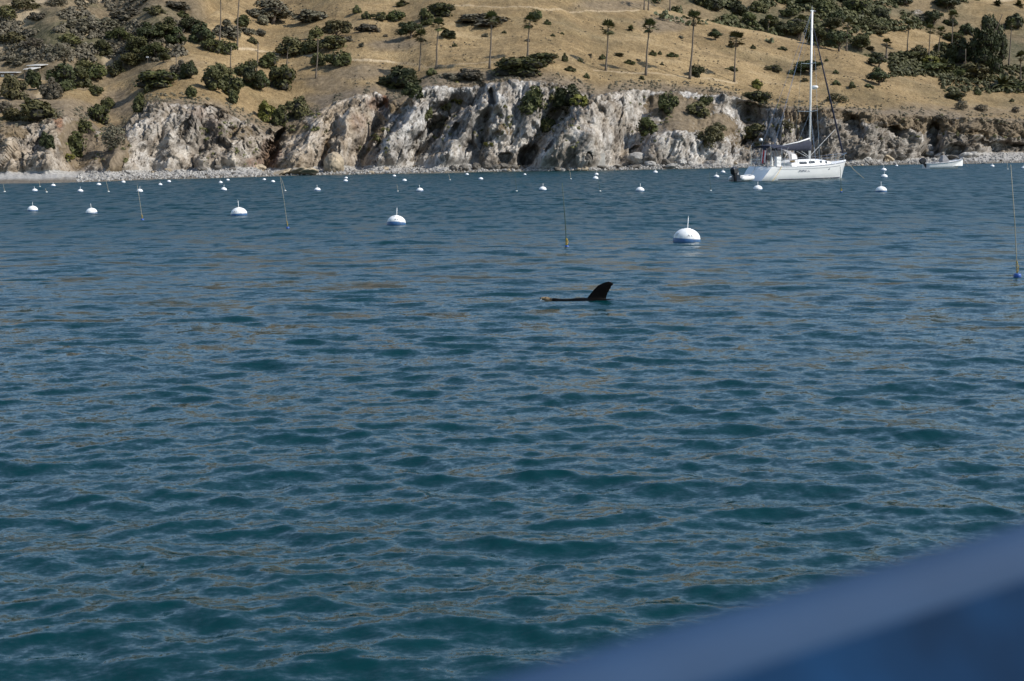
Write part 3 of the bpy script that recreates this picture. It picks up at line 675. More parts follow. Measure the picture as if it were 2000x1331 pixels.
# ------------------------------------------------------------------ shrubs: base centre px, width px, height px, tone, shape
SHRUBS = [
 (62,178,32,40,'dark',0),(98,193,42,38,'grey',1),(55,203,16,12,'mid',3),(66,243,74,46,'olive',1),(20,240,44,34,'olive',0),(20,196,54,50,'olive',2),(8,222,34,26,'grey',0),
 (89,296,30,36,'dark',0),(146,312,56,52,'mid',1),(132,313,22,13,'yellow',3),(160,258,34,28,'mid',0),(190,242,40,40,'mid',2),(208,214,28,26,'mid',0),(222,292,52,42,'grey',4),(273,222,32,38,'mid',1),
 (186,187,30,22,'mid',0),(120,180,60,56,'dark',2),(150,174,50,42,'mid',1),(182,156,46,36,'mid',0),(195,110,46,30,'mid',1),(160,140,44,26,'olive',0),(225,150,40,28,'olive',2),
 (392,88,46,40,'dark',1),(438,106,46,30,'mid',0),(408,104,38,30,'mid',2),(440,74,54,32,'grey',1),(480,68,28,15,'grey',3),(507,72,24,17,'grey',0),(492,86,22,13,'mid',3),(475,54,40,24,'mid',1),(512,50,30,22,'grey',0),
 (610,46,72,26,'grey',2),(307,171,82,36,'mid',2),(287,183,14,17,'mid',3),(352,148,40,28,'grey',1),(369,157,34,36,'dark',0),(410,178,52,46,'mid',1),(450,187,50,46,'mid',0),(430,160,46,36,'olive',2),(488,172,46,40,'dark',1),(470,150,40,28,'mid',0),
 (373,193,24,27,'mid',0),(457,205,28,27,'mid',1),(490,136,26,22,'mid',0),(525,136,48,32,'mid',1),(552,175,58,50,'mid',2),(505,182,52,42,'dark',0),(530,120,26,14,'grey',3),
 (520,239,38,38,'yellow',0),(548,250,42,42,'mid',1),(582,234,50,46,'olive',2),(618,76,32,26,'olive',0),(570,110,72,38,'olive',2),(605,106,40,32,'mid',0),(648,100,58,30,'olive',1),(660,132,52,36,'mid',0),(622,132,34,28,'olive',1),(680,82,16,12,'grey',3),
 (697,28,18,17,'mid',3),(715,38,17,15,'mid',3),(742,41,38,18,'olive',2),(774,42,36,24,'mid',0),(786,14,28,13,'mid',3),(718,64,48,17,'grey',2),(830,51,38,32,'mid',1),(862,32,52,28,'mid',2),(872,77,32,19,'dark',0),(935,51,104,25,'grey',2),
 (753,73,9,6,'grey',3),(707,92,12,9,'grey',3),(948,73,13,8,'grey',3),(888,92,10,7,'mid',3),(985,66,9,6,'mid',3),(975,46,18,8,'grey',3),
 (781,179,82,46,'dark',1),(803,196,42,32,'dark',0),(843,149,24,15,'mid',3),(918,161,64,26,'grey',2),(880,158,40,16,'grey',3),
 (855,224,58,58,'olive',1),(893,202,34,38,'yellow',0),(862,250,64,34,'grey',4),(830,236,30,34,'mid',0),
 (1020,149,102,40,'mid',2),(1062,123,58,21,'mid',2),(1103,122,12,17,'mid',3),(1113,141,23,11,'mid',3),(1133,122,10,8,'mid',3),(1146,154,11,11,'mid',3),(1177,118,15,11,'mid',3),(1209,112,25,9,'olive',3),(1229,127,21,10,'mid',3),(1246,120,9,5,'grey',3),
 (1275,110,13,11,'mid',3),(1289,108,9,8,'mid',3),(1313,113,23,10,'mid',3),(1293,128,9,5,'mid',3),(1254,157,12,9,'olive',3),(1361,150,30,26,'mid',0),(1428,93,15,11,'dark',3),(1471,97,10,9,'mid',3),(1046,41,26,24,'mid',0),(1069,50,13,11,'mid',3),(1430,140,24,10,'mid',3),
 (984,120,12,8,'mid',3),(1330,76,10,6,'grey',3),(1152,110,12,5,'grey',3),(1080,72,9,6,'mid',3),(1030,82,10,6,'grey',3),(1098,68,8,5,'mid',3),
 (1045,230,62,58,'mid',1),(1115,213,58,46,'dark',0),(1085,200,44,32,'olive',4),(1065,257,38,32,'mid',0),(1045,274,32,28,'olive',1),(1130,210,34,26,'yellow',3),(985,214,12,9,'yellow',3),(955,288,20,12,'yellow',4),
 (1306,221,40,44,'mid',0),(1262,268,54,36,'mid',1),(1365,230,52,32,'olive',2),(1380,206,26,22,'mid',0),(1390,286,62,42,'olive',4),(1402,262,40,24,'olive',4),
 (1480,175,25,18,'yellow',0),(1480,206,54,30,'mid',2),(1514,141,39,15,'olive',2),(1547,147,15,10,'mid',3),(1615,121,9,6,'mid',3),(1633,145,11,8,'mid',3),(1634,167,17,10,'mid',3),(1665,173,16,13,'mid',3),(1635,201,42,20,'olive',4),(1572,160,14,8,'olive',3),
 (1697,172,22,8,'mid',3),(1529,99,18,8,'mid',3),(1502,84,16,7,'grey',3),(1870,197,40,19,'mid',2),(1910,187,13,11,'mid',3),(1977,200,10,7,'mid',3),(1765,142,17,7,'mid',3),(1752,146,10,6,'grey',3),(1480,277,54,34,'olive',1),(1535,258,40,24,'olive',4),(1880,216,26,18,'grey',4),(1920,220,30,14,'grey',4),(1986,222,18,12,'grey',4),(1840,240,40,14,'grey',4),
 (1780,120,60,22,'mid',2),(1825,146,84,26,'mid',2),(1902,158,74,34,'olive',1),(1872,150,40,20,'mid',0),(1818,128,34,20,'yellow',3),(1940,160,30,14,'olive',2),(1985,180,50,26,'mid',0),(1882,132,54,54,'dark',0),(1797,112,36,26,'olive',4),
 (1861,54,32,18,'dark',0),(1865,84,40,22,'mid',2),(1890,70,30,22,'dark',1),(1990,62,44,34,'dark',0),(1845,105,40,22,'mid',1),(1700,100,24,10,'olive',3),
 (1505,58,40,30,'mid',0),(1462,52,40,26,'mid',1),(1540,34,40,22,'mid',0),(1440,32,44,28,'dark',1),(1480,24,38,22,'olive',2),(1400,26,44,30,'dark',0),(1365,12,40,24,'mid',1),(1560,52,30,16,'grey',3),
 (1612,30,44,30,'mid',1),(1640,52,40,30,'dark',0),(1672,30,44,34,'mid',2),(1690,55,40,22,'mid',0),(1720,42,36,24,'dark',1),(1712,66,50,18,'olive',2),(1655,12,40,24,'dark',1),(1762,14,56,26,'dark',0),(1580,16,44,24,'dark',2),(1530,10,40,18,'mid',1),(1800,44,44,16,'grey',2),
 (40,22,64,30,'olive',4),(8,42,46,34,'olive',4),(70,45,48,20,'grey',2),(105,12,44,18,'grey',4),(20,88,58,28,'olive',4),(65,98,44,22,'grey',4),(150,62,60,24,'grey',2),(130,88,52,24,'olive',4),(110,112,44,26,'grey',1),(245,40,70,22,'grey',2),(200,60,60,24,'grey',4),(340,20,60,18,'grey',2),(300,30,44,20,'olive',2),(30,128,50,18,'grey',2),(355,36,22,14,'mid',3)]
SHR_GROUP = 'shrubs and bushes on the dry slopes and bluffs'
_rv = random.Random(3)
def add_shrub(px, py, wpx, hpx, tone, shape, frac=0.0):
    g = ground_near(px, py)
    if g is None: return None
    s = g.y / FPX; wd, ht = wpx * s * 1.22, hpx * s * 1.32
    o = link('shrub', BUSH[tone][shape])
    o.location = g - Vector((0, 0, 0.06 * ht)) + Vector((0, wd * 0.22, 0))
    o.scale = (wd, wd * _rv.uniform(.75, 1.0), ht); o.rotation_euler = (0, 0, _rv.choice([0, math.pi]) + _rv.uniform(-.5, .5))
    if abs(px - 1000) < 1e5:
        dz = drop(o.location.x, o.location.y)
        if dz is not None and abs(dz.z - o.location.z) < ht * 0.6: o.location.z = min(o.location.z, dz.z - 0.03 * ht)
    size = 'tiny' if wpx < 12 else 'small' if wpx < 24 else 'medium' if wpx < 45 else 'large'
    word = {0: 'rounded bush', 1: 'lumpy bush', 2: 'broad bush', 3: 'low shrub', 4: 'scrubby bush'}[shape]
    setp(o, None, 'bush', SHR_GROUP); THINGS.append((o, px, py, '%s %s %s' % (size, TONE[tone], word)))
    return o
for a_ in SHRUBS: add_shrub(*a_)

# ------------------------------------------------------------------ trees with trunk, limbs and crown
TREES = [(530,50,98,54,'grey',0,'wide grey-green spreading tree'),(655,78,58,46,'olive',1,'rounded olive tree'),(801,78,54,40,'dark',2,'dense dark round tree'),
 (262,118,54,54,'mid',0,'tall shady oak'),(290,90,58,48,'dark',1,'tall shady oak'),(322,80,54,48,'mid',2,'tall shady oak'),(345,98,48,48,'dark',0,'tall shady oak'),(302,120,54,44,'mid',1,'low shady oak'),(250,138,62,38,'olive',2,'low shady oak'),(318,124,32,24,'mid',0,'small round tree'),(372,70,44,40,'dark',2,'tall shady oak'),(232,88,50,40,'mid',1,'hazy green oak'),
 (1398,80,30,24,'dark',1,'small dark umbrella-shaped tree'),(1583,148,62,34,'dark',2,'dark dome-shaped tree'),(1718,134,44,33,'dark',0,'upper dark windswept tree'),(1718,169,48,38,'dark',1,'lower dark windswept tree'),
 (1930,150,92,142,'dark',0,'huge dark eucalyptus-like tree'),(1826,54,44,38,'dark',2,'dense dark round tree'),(1850,24,60,36,'dark',1,'broad dark tree'),(1560,80,50,44,'olive',0,'bushy valley tree'),(1600,92,50,46,'mid',1,'bushy valley tree'),(1640,102,54,46,'dark',2,'bushy valley tree'),(1680,104,44,40,'mid',0,'bushy valley tree'),(1530,72,36,30,'dark',1,'bushy valley tree'),(1625,66,44,36,'mid',0,'bushy valley tree')]
HUGE = foliage('crown_huge', 'dark', 77, n=9000, lobes=44, leaf=0.017, core=0.55, rs=0.62)
for i, (px, py, wpx, hpx, tone, j, base) in enumerate(TREES):
    g = ground_near(px, py)
    if g is None: continue
    s = g.y / FPX; wd, ht = wpx * s * 1.1, hpx * s * 1.08
    t = empty('tree', g + Vector((0, wd * .15, -0.05 * ht)), _rv.uniform(-.5, .5)); t.scale = (wd, wd * .9, ht)
    link('crown', HUGE if hpx > 100 else crown_mesh(tone, j), t); link('trunk', TRUNKS[j], t)
    setp(t, None, 'tree', 'trees on the hillsides'); THINGS.append((t, px, py, base))

# ------------------------------------------------------------------ chaparral carpet on the far slopes (beyond counting)
def scatter_patch(name, label, cat, lands, boxes, n, tone, smin, smax, seed, thresh=None):
    rng = np.random.default_rng(seed); Vs = []; Fs = []; nb_ = 0
    for _ in range(n):
        x0, y0, x1, y1 = boxes[rng.integers(0, len(boxes))]
        px, py = rng.uniform(x0, x1), rng.uniform(y0, y1)
        if thresh is not None and thresh(px, py): continue
        g = ground(px, py, lands)
        if g is None or g.z < 1: continue
        s = rng.uniform(smin, smax); k = 22
        d = rng.normal(size=(k, 3)); d /= np.linalg.norm(d, axis=1, keepdims=True); d[:, 2] = np.abs(d[:, 2])
        c = np.array(g) + d * s * np.array([.55, .55, .5]) * rng.uniform(.5, 1, (k, 1))
        t = np.cross(d, rng.normal(size=(k, 3))); t /= np.linalg.norm(t, axis=1, keepdims=True); b_ = np.cross(d, t)
        q = s * 0.17
        Q = np.stack([c - t * q, c + b_ * q, c + t * q, c - b_ * q], 1).reshape(-1, 3)
        Vs.append(Q); Fs.append(np.arange(4 * k).reshape(k, 4) + nb_); nb_ += 4 * k
    me = np_mesh(name, np.concatenate(Vs), np.concatenate(Fs), LEAF[tone], False)
    return setp(link(name, me), label, cat, None, 'stuff')
_o = lambda px, py: perlin(np.array([px / 60.0, py / 26.0, 4.4])) < -0.02
_open = lambda px, py: bool(spots(np.array([px]), np.array([py]), [(1780, 88, 120, 30, 1.0), (1960, 30, 80, 45, .9), (1870, 75, 40, 25, .9)])[0] > 0.35)
scatter_patch('chaparral', 'grey-green chaparral covering the far left hillside', 'scrub', [hill_l, headland], [(-60, -5, 360, 120)], 1900, 'grey', 0.6, 1.7, 1, _o)
scatter_patch('chaparral', 'dark green chaparral filling the gully behind the headland crest', 'scrub', [hill_r], [(1280, -5, 1740, 120), (1280, -5, 2060, 60)], 2600, 'mid', 1.0, 2.6, 2, lambda a, b: _o(a + 500, b) or _open(a, b))
scatter_patch('brush', 'green brush lining the dry creek behind the right crest', 'scrub', [hill_r, headland], [(1740, 105, 1860, 150), (1840, 130, 2060, 182)], 800, 'mid', 0.8, 2.0, 3)
scatter_patch('scrub', 'dry grey-brown scrub fringing the top of the bluffs', 'scrub', [headland], [(x - 12, yt_f(x) - 16, x + 12, yt_f(x) + 3) for x in range(-40, 2060, 24)], 2000, 'grey', 0.18, 0.55, 4, lambda a, b: perlin(np.array([a / 40.0, 2.2, 1.1])) < -0.15)
scatter_patch('dry_weeds', 'small dry weeds dotted over the golden headland slope', 'weeds', [headland], [(380, 0, 1300, 160), (600, 60, 1900, 200), (1300, 60, 2040, 215)], 1800, 'grey', 0.14, 0.42, 14, lambda a, b: perlin(np.array([a / 70.0, b / 20.0, 9.1])) < 0.0)
scatter_patch('cliff_weeds', 'thin weeds growing on ledges of the bluffs', 'weeds', [headland], [(130, 240, 260, 320), (390, 240, 500, 325), (560, 215, 640, 260), (700, 240, 760, 300), (830, 225, 1000, 290), (1040, 190, 1130, 290), (1230, 190, 1420, 280), (1430, 200, 1600, 290), (1700, 225, 2050, 275)], 900, 'olive', 0.25, 0.75, 5, lambda a, b: perlin(np.array([a / 25.0, b / 25.0, 7.1])) < 0.05)


# ------------------------------------------------------------------ palms
def fan_leaf(mb, base, d, L_, width, droop, n=7):
    d = d.normalized(); side = d.cross(Vector((0, 0, 1)));
    if side.length < .1: side = Vector((1, 0, 0))
    side.normalize(); up = side.cross(d).normalized()
    hub = base + d * L_ * 0.45 + Vector((0, 0, -droop * 0.2 * L_))
    mb.add([base - side * .02, base + side * .02, hub + side * .02, hub - side * .02], [(0, 1, 2, 3)])
    for i in range(n):
        a = (i / (n - 1) - .5) * 2.5; v = (d * math.cos(a) + side * math.sin(a)).normalized()
        tip = hub + v * L_ * 0.62 * width + Vector((0, 0, -droop * L_ * (0.25 + .3 * abs(a) * .5))); q = v.cross(up) * L_ * .085
        md = hub + (tip - hub) * .55 + Vector((0, 0, droop * .06 * L_))
        mb.add([hub, md + q, tip, md - q], [(0, 1, 2, 3)])
def palm_crown(seed, n=26, R_=1.0, dead=12, sparse=False):
    rng = random.Random(seed); g = MB(); k = MB()
    for i in range(n):
        a = i * 2.399 + rng.uniform(-.3, .3); e = rng.uniform(-.7, 1.35)
        fan_leaf(g, Vector((0, 0, 0)), Vector((math.cos(a) * math.cos(e), math.sin(a) * math.cos(e), math.sin(e))), rng.uniform(.8, 1.15) * R_, 1.0, .35 if e < .5 else .15)
    for i in range(dead):
        a = rng.uniform(0, 6.28); e = rng.uniform(-1.5, -1.05)
        fan_leaf(k, Vector((0, 0, .0)), Vector((math.cos(a) * math.cos(e), math.sin(a) * math.cos(e), math.sin(e))), rng.uniform(.5, .85) * R_, .7, .2, 5)
    return g.mesh('crown', LEAF['mid']), k.mesh('dead_fronds', M_DRYFROND)
PCR = [palm_crown(i) for i in range(4)] + [palm_crown(9, 7, .8, 9)]
def pinnate(mb, d, L_, droop):
    d = d.normalized(); side = d.cross(Vector((0, 0, 1))).normalized(); prev = None
    for i in range(8):
        t = i / 7; c = d * L_ * t + Vector((0, 0, -droop * L_ * t * t)); wd_ = L_ * .15 * math.sin(math.pi * min(1, .15 + t * .9))
        cur = (c - side * wd_ + Vector((0, 0, -.25 * wd_)), c, c + side * wd_ + Vector((0, 0, -.25 * wd_)))
        if prev: mb.add([*prev, *cur], [(0, 1, 4, 3), (1, 2, 5, 4)])
        prev = cur
def date_palm(seed):
    rng = random.Random(seed); mb = MB()
    for i in range(46):
        a = i * 2.399; e = rng.uniform(.05, 1.4); pinnate(mb, Vector((math.cos(a) * math.cos(e), math.sin(a) * math.cos(e), math.sin(e))), rng.uniform(.42, .6), rng.uniform(.35, .8) * math.cos(e))
    for v in range(len(mb.v)): x, y, z = mb.v[v]; mb.v[v] = (x, y, max(0.0, z + .14))
    return mb.mesh('fronds', LEAF['mid'])
DPALM = date_palm(4)
# base px, crown px, crown radius px, kind (0 leafy, 1 sparse, 2 bare trunk), trunk width px, label
PALMS = [(819,139,822,72,13,0,2.6,'leftmost leafy palm of the row above the bluffs, shorter than its neighbour'),
 (852,134,857,50,13,0,3.0,'second leafy palm from left, standing close beside a shorter palm'),
 (956,134,960,38,13,0,3.4,'third leafy palm from left, in front of a flat grey thicket'),
 (1030,112,1035,44,13,0,3.0,'fourth leafy palm from left, rising behind the largest green shrub'),
 (1183,138,1188,56,14,0,3.4,'fifth leafy palm from left, its crown hung with pale dead fronds'),
 (1261,147,1269,52,14,0,3.6,'sixth leafy palm from left, leaning right on the golden slope'),
 (1347,154,1355,38,15,0,3.8,'tall seventh leafy palm with a round bush at its foot'),
 (1434,160,1438,78,15,0,3.0,'eighth leafy palm from left, left of the sailboat mast'),
 (617,153,621,70,9,1,2.6,'thin sparse-topped palm below the mid-slope thicket'),
 (560,127,564,91,7,1,2.2,'short sparse-topped palm left of the mid-slope thicket'),
 (429,84,431,-8,9,1,2.6,'left one of two very tall thin trunks cut by the top edge'),
 (463,97,469,-20,9,1,3.0,'right one of two very tall thin trunks cut by the top edge'),
 (501,140,504,84,0,2,2.6,'bare dead palm trunk above the large green bush clump'),
 (450,136,452,92,0,2,2.2,'short bare dead trunk below the two tallest trunks'),
 (343,144,344,107,0,2,2.2,'lone bare dead trunk on the left spur crest'),
 (1258,20,1260,-30,11,1,2.4,'left one of two trunks on the top trail cut by the top edge'),
 (1266,21,1269,-40,11,1,2.4,'right one of two trunks on the top trail cut by the top edge'),
 (1308,22,1311,-30,11,1,2.4,'trunk beside the cactus patch cut by the top edge'),
 (1731,114,1732,86,9,0,4.2,'short stout palm just above the paired dark trees'),
 (1771,108,1776,50,9,0,2.4,'slim valley palm right of the short stout palm'),
 (1813,124,1817,58,9,0,2.4,'valley palm in front of a dense round tree, left of a near twin'),
 (1832,106,1838,62,9,0,2.4,'valley palm in front of a dense round tree, right of a near twin'),
 (1857,118,1862,30,9,0,2.6,'tallest slim valley palm left of the huge dark tree'),
 (1914,128,1924,48,8,0,2.6,'leaning palm standing against the huge dark tree'),
 (1970,130,1976,46,8,0,2.6,'slim palm right of the huge dark tree'),
 (1885,146,1886,96,0,2,2.2,'bare dead trunk in the dark shade below the huge tree'),
 (1993,158,1994,112,10,0,3.0,'palm at the right edge behind the crest'),
 (1653,100,1656,48,11,0,2.8,'palm right of the mast in the dense gully'),
 (1563,80,1565,40,9,0,2.4,'palm left of the mast among the gully trees'),
 (1500,62,1502,38,8,0,2.4,'small palm at the gully head left of the mast')]
for i, (bx, by, cx, cy, cr, kd, tw, lab) in enumerate(PALMS):
    g = ground_near(bx, by)
    if g is None: continue
    s = g.y / FPX; top = at(cx, cy, g.y) - g
    p = empty('palm_tree', g)
    r = tw * s * 0.42; h = top.length
    bend = Vector((top.x * -.25, 0, 0)) if i % 2 else Vector((top.x * .2, .1, 0))
    pts = [Vector((0, 0, -.3)), top * .06, top * .2, top * .45 + bend * .8, top * .75 + bend * .5, top]
    MB().tube(pts, [r * 2.1, r * 1.7, r * 1.25, r, r * .85, r * .9], 8).build('trunk', M_PALMTRUNK, p, True)
    if kd < 2:
        cg, ck = PCR[4] if kd == 1 else PCR[i % 4]
        for nm, me in (('crown', cg), ('dead_fronds', ck)):
            c = link(nm, me, p, top); c.scale = [cr * s * 1.3] * 3; c.rotation_euler = (0, 0, i * 1.3)
    setp(p, lab, 'palm', 'palms and bare palm trunks on the slopes')
for px, py, wpx, hpx, lab in [(1232, 60, 24, 20, 'low feathery palm without trunk on the open golden slope'), (1845, 140, 46, 42, 'trunkless feathery palm among brush left of the dark tree'), (1956, 174, 66, 46, 'largest trunkless feathery palm on the right crest'), (1948, 12, 34, 20, 'left one of two small feathery palms at the top right road'), (1990, 12, 30, 18, 'right one of two small feathery palms at the top right road')]:
    g = ground_near(px, py); s = g.y / FPX
    o = link('feather_palm', DPALM); o.location = g - Vector((0, 0, .1)); o.scale = (wpx * s, wpx * s, hpx * s * 1.2); o.rotation_euler = (0, 0, px)
    setp(o, lab, 'palm', 'trunkless feathery palms')

# ------------------------------------------------------------------ prickly pear patch
M_CACT = simple('cactus_pad', (0.17, 0.18, 0.09), 0.7, 0.25, 2)
def cactus_mesh(seed):
    rng = random.Random(seed); mb = MB()
    for i in range(26):
        c = Vector((rng.uniform(-.45, .45), rng.uniform(-.3, .3), rng.uniform(.08, .75) * (1))); r = rng.uniform(.09, .16); a = rng.uniform(0, 3.14); t = rng.uniform(-.5, .5)
        u_ = Vector((math.cos(a), math.sin(a), 0)); w_ = Vector((-math.sin(a) * t, math.cos(a) * t, 1)).normalized(); n_ = u_.cross(w_) * r * .16
        ring = [c + u_ * r * .75 * math.cos(q * .785) + w_ * r * math.sin(q * .785) for q in range(8)]
        mb.add([p + n_ for p in ring] + [p - n_ for p in ring], [tuple(range(8)), tuple(range(15, 7, -1))] + [(q, (q + 1) % 8, 8 + (q + 1) % 8, 8 + q) for q in range(8)])
    return mb.mesh('cactus', M_CACT)
CAC = [cactus_mesh(i) for i in range(2)]
for i, (px, py, w_, h_, lab) in enumerate([(1290, 38, 36, 17, 'largest pale prickly pear clump below the top trail'), (1322, 44, 30, 14, 'prickly pear clump right of the largest one'), (1340, 50, 24, 10, 'low prickly pear clump just left of the seventh palm crown'), (1372, 48, 22, 11, 'prickly pear clump on the crest right of the seventh palm'), (1502, 84, 20, 10, 'small prickly pear clump on the crest left of the mast')]):
    g = ground_near(px, py); s = g.y / FPX; o = link('prickly_pear', CAC[i % 2]); o.location = g - Vector((0, 0, .1)); o.scale = (w_ * s, w_ * s, h_ * s * 1.3); setp(o, lab, 'cactus', 'prickly pears')

# ------------------------------------------------------------------ boulders along the shore (pieces of the headland)
M_ROCK = simple('shore_rock', (0.36, 0.34, 0.31), 0.9, 0.3, 1.6)
M_ROCKD = simple('tide_rock', (0.12, 0.105, 0.085), 0.8, 0.3, 1.6)
M_ROCKT = simple('tan_rock', (0.36, 0.29, 0.20), 0.9, 0.3, 1.6)
def rock_mesh(seed, mat):
    bm = bmesh.new(); bmesh.ops.create_icosphere(bm, subdivisions=3, radius=.5)
    co = np.array([v.co[:] for v in bm.verts]); d = facets(co * 1.9 + seed * 3.7, seed, 1.0) * .3 + fbm(co * 2 + seed, 3) * .14
    for v, k in zip(bm.verts, d): v.co *= 1 + k
    me = bpy.data.meshes.new('boulder'); bm.to_mesh(me); bm.free(); me.materials.append(mat); return me
ROCKS = [rock_mesh(i, [M_ROCK, M_ROCKD, M_ROCKT][i % 3]) for i in range(9)]
def boulder(px, py, wpx, hpx, k, lab=None):
    g = ground(px, py)
    if g is None: g = on_water(px, py)
    if g.z > 9: return
    s = g.y / FPX; o = link('boulder', ROCKS[k], headland)
    o.location = g + Vector((0, 0, hpx * s * .25)); o.scale = (wpx * s, wpx * s * .9, hpx * s); o.rotation_euler = (random.uniform(-.3, .3), random.uniform(-.3, .3), random.uniform(0, 6))
    if lab: o['label'] = lab
def big_rock():
    bm = bmesh.new(); bmesh.ops.create_icosphere(bm, subdivisions=5, radius=.5); co = np.array([v.co[:] for v in bm.verts])
    d = facets(co * 2.6 + 5, 7, .8) * .16 + facets(co * 6 + 1, 33, .8) * .07 + fbm(co * 3 + 2, 4, ridged=True) * .08
    for v, k in zip(bm.verts, d): v.co *= 1 + k
    me = bpy.data.meshes.new('boulder'); bm.to_mesh(me); bm.free(); me.materials.append(M_ROCKT); me.polygons.foreach_set('use_smooth', np.ones(len(me.polygons), bool)); return me
ROCKS.append(big_rock())
for b_ in [(652, 335, 38, 46, 9, 'big round tan boulder on the pebble beach'), (1150, 318, 14, 22, 1, 'dark upright rock added in place of a small cave opening'), (590, 340, 60, 12, 5), (545, 341, 50, 9, 5), (885, 333, 18, 13, 1), (905, 333, 20, 14, 4), (930, 331, 18, 16, 1), (948, 330, 22, 18, 4), (968, 332, 20, 13, 1), (985, 331, 26, 15, 4), (1005, 331, 20, 12, 1), (864, 335, 22, 8, 0), (1245, 316, 40, 26, 0), (1270, 324, 24, 12, 3), (1300, 322, 26, 14, 4), (1225, 326, 20, 11, 1), (1330, 322, 22, 16, 0), (1180, 331, 24, 9, 4), (1205, 329, 18, 8, 1), (1240, 329, 24, 9, 4), (1310, 328, 30, 9, 3), (1870, 300, 20, 22, 0), (1885, 308, 26, 12, 3), (1900, 306, 22, 11, 3), (1815, 292, 14, 14, 0), (1815, 303, 20, 10, 3), (1835, 306, 24, 10, 0), (1860, 312, 28, 10, 4), (1755, 310, 30, 14, 4), (1730, 312, 30, 12, 5), (1690, 314, 26, 12, 0), (330, 335, 16, 7, 2), (395, 333, 20, 10, 4), (425, 331, 18, 12, 4), (505, 331, 26, 14, 5), (455, 333, 14, 7, 1), (300, 338, 12, 6, 1)]:  # the dark upright rock is added in place of a small shaded cave opening
    boulder(*b_)
for i in range(190):
    px = random.choice([random.uniform(230, 520), random.uniform(860, 1420), random.uniform(1420, 1800), random.uniform(1800, 1960), random.uniform(560, 860)])
    u = random.random(); py = float(yw_f(px)) * u + float(yb_f(px)) * (1 - u)
    sz = random.choice([4, 5, 6, 8]) * (1.5 if 880 < px < 1420 else 1.0)
    boulder(px, py, sz * random.uniform(.8, 1.6), sz * random.uniform(.6, .9), random.choice([0, 0, 3, 3, 6, 4, 1, 2]))
def pebbles():
    rng = np.random.default_rng(3); Vs = []; Fs = []; nb_ = 0
    base = np.array([(1, 0, 0), (-1, 0, 0), (0, 1, 0), (0, -1, 0), (0, 0, 1), (0, 0, -1)], float)
    fc = np.array([(0, 2, 4), (2, 1, 4), (1, 3, 4), (3, 0, 4), (2, 0, 5), (1, 2, 5), (3, 1, 5), (0, 3, 5)])
    for i in range(4200):
        px = rng.uniform(150, 2040); u = rng.uniform(0, 1); py = float(yw_f(px)) * u + float(yb_f(px)) * (1 - u)
        g = ground(px, py, [headland])
        if g is None or g.z > 4: continue
        s = rng.uniform(.08, .3); M = np.array(Euler(rng.uniform(0, 6, 3)).to_matrix()) * s * rng.uniform(.5, 1, 3)
        Vs.append(base @ M.T + np.array(g) + [0, 0, s * .15]); Fs.append(fc + nb_); nb_ += 6
    me = np_mesh('pebbles', np.concatenate(Vs), np.concatenate(Fs), M_ROCK, False)
    setp(link('pebbles', me), 'grey cobbles strewn along the narrow beach', 'pebbles', None, 'stuff')
pebbles()

# ------------------------------------------------------------------ paints
M_WHITE = simple('white_gelcoat', (0.80, 0.80, 0.78), 0.3, 0.03, 1.5)
def scuffed_white():
    m, nt, b = nodes_mat('buoy_white'); L = nt.links.new
    tc = N(nt, 'ShaderNodeTexCoord'); sx = N(nt, 'ShaderNodeSeparateXYZ'); L(tc.outputs['Object'], sx.inputs[0])
    n1 = noise(nt, tc.outputs['Object'], 7, 5, .7); mp = N(nt, 'ShaderNodeMapping'); mp.inputs['Scale'].default_value = (9, 9, 1.2); L(tc.outputs['Object'], mp.inputs[0]); n2 = noise(nt, mp.outputs[0], 1.6, 3)
    low = mth(nt, 'MULTIPLY', mth(nt, 'SUBTRACT', 0.32, sx.outputs[2]), 4.0, True)
    c = mixc(nt, mth(nt, 'MULTIPLY', low, ramp(nt, n2.outputs[0], [(.45, (0, 0, 0)), (.7, (1, 1, 1))])), (.80, .80, .78), (.46, .44, .36))
    c = mixc(nt, 1.0, c, ramp(nt, n1.outputs[0], [(.30, (.72, .72, .70)), (.42, (1, 1, 1))]), 'MULTIPLY')
    L(c, b.inputs['Base Color']); b.inputs['Roughness'].default_value = .45; return m
M_BUOYW = scuffed_white()
M_BLUE = simple('buoy_blue_band', (0.03, 0.10, 0.23), 0.45, 0.2, 6)
M_FLOATB = simple('float_blue', (0.02, 0.08, 0.30), 0.4, 0.15, 8)
M_BLACK = simple('black_plastic', (0.012, 0.012, 0.014), 0.35, 0.1, 4)
M_GREY = simple('grey_canvas', (0.28, 0.27, 0.27), 0.85, 0.12, 5)
M_NAVY = simple('navy_canvas', (0.018, 0.022, 0.042), 0.85, 0.2, 5)
M_STEEL = simple('stainless_steel', (0.55, 0.56, 0.58), 0.25, 0.05, 5, 1.0)
M_ALU = simple('mast_aluminium', (0.72, 0.72, 0.70), 0.4, 0.04, 3)
M_GLASS = simple('tinted_window', (0.015, 0.018, 0.02), 0.08, 0.1, 3)
M_STRIPE = simple('hull_stripe', (0.16, 0.17, 0.21), 0.4, 0.05, 3)
M_ANTIF = simple('bottom_paint', (0.02, 0.03, 0.06), 0.7, 0.2, 3)
M_YROPE = simple('yellow_rope', (0.50, 0.33, 0.04), 0.8, 0.2, 20)
M_TROPE = simple('tan_rope', (0.42, 0.36, 0.24), 0.8, 0.2, 20)
M_RED = simple('flag_red', (0.50, 0.03, 0.04), 0.8, 0.05, 5)
M_FWHITE = simple('flag_white', (0.75, 0.74, 0.72), 0.8, 0.05, 5)
M_WOOD = simple('teak', (0.42, 0.28, 0.13), 0.6, 0.2, 5)
M_TUBEG = simple('hypalon_tube', (0.62, 0.62, 0.60), 0.55, 0.06, 3)
M_WANDT = simple('wand_tan', (0.30, 0.27, 0.19), 0.6, 0.15, 8)
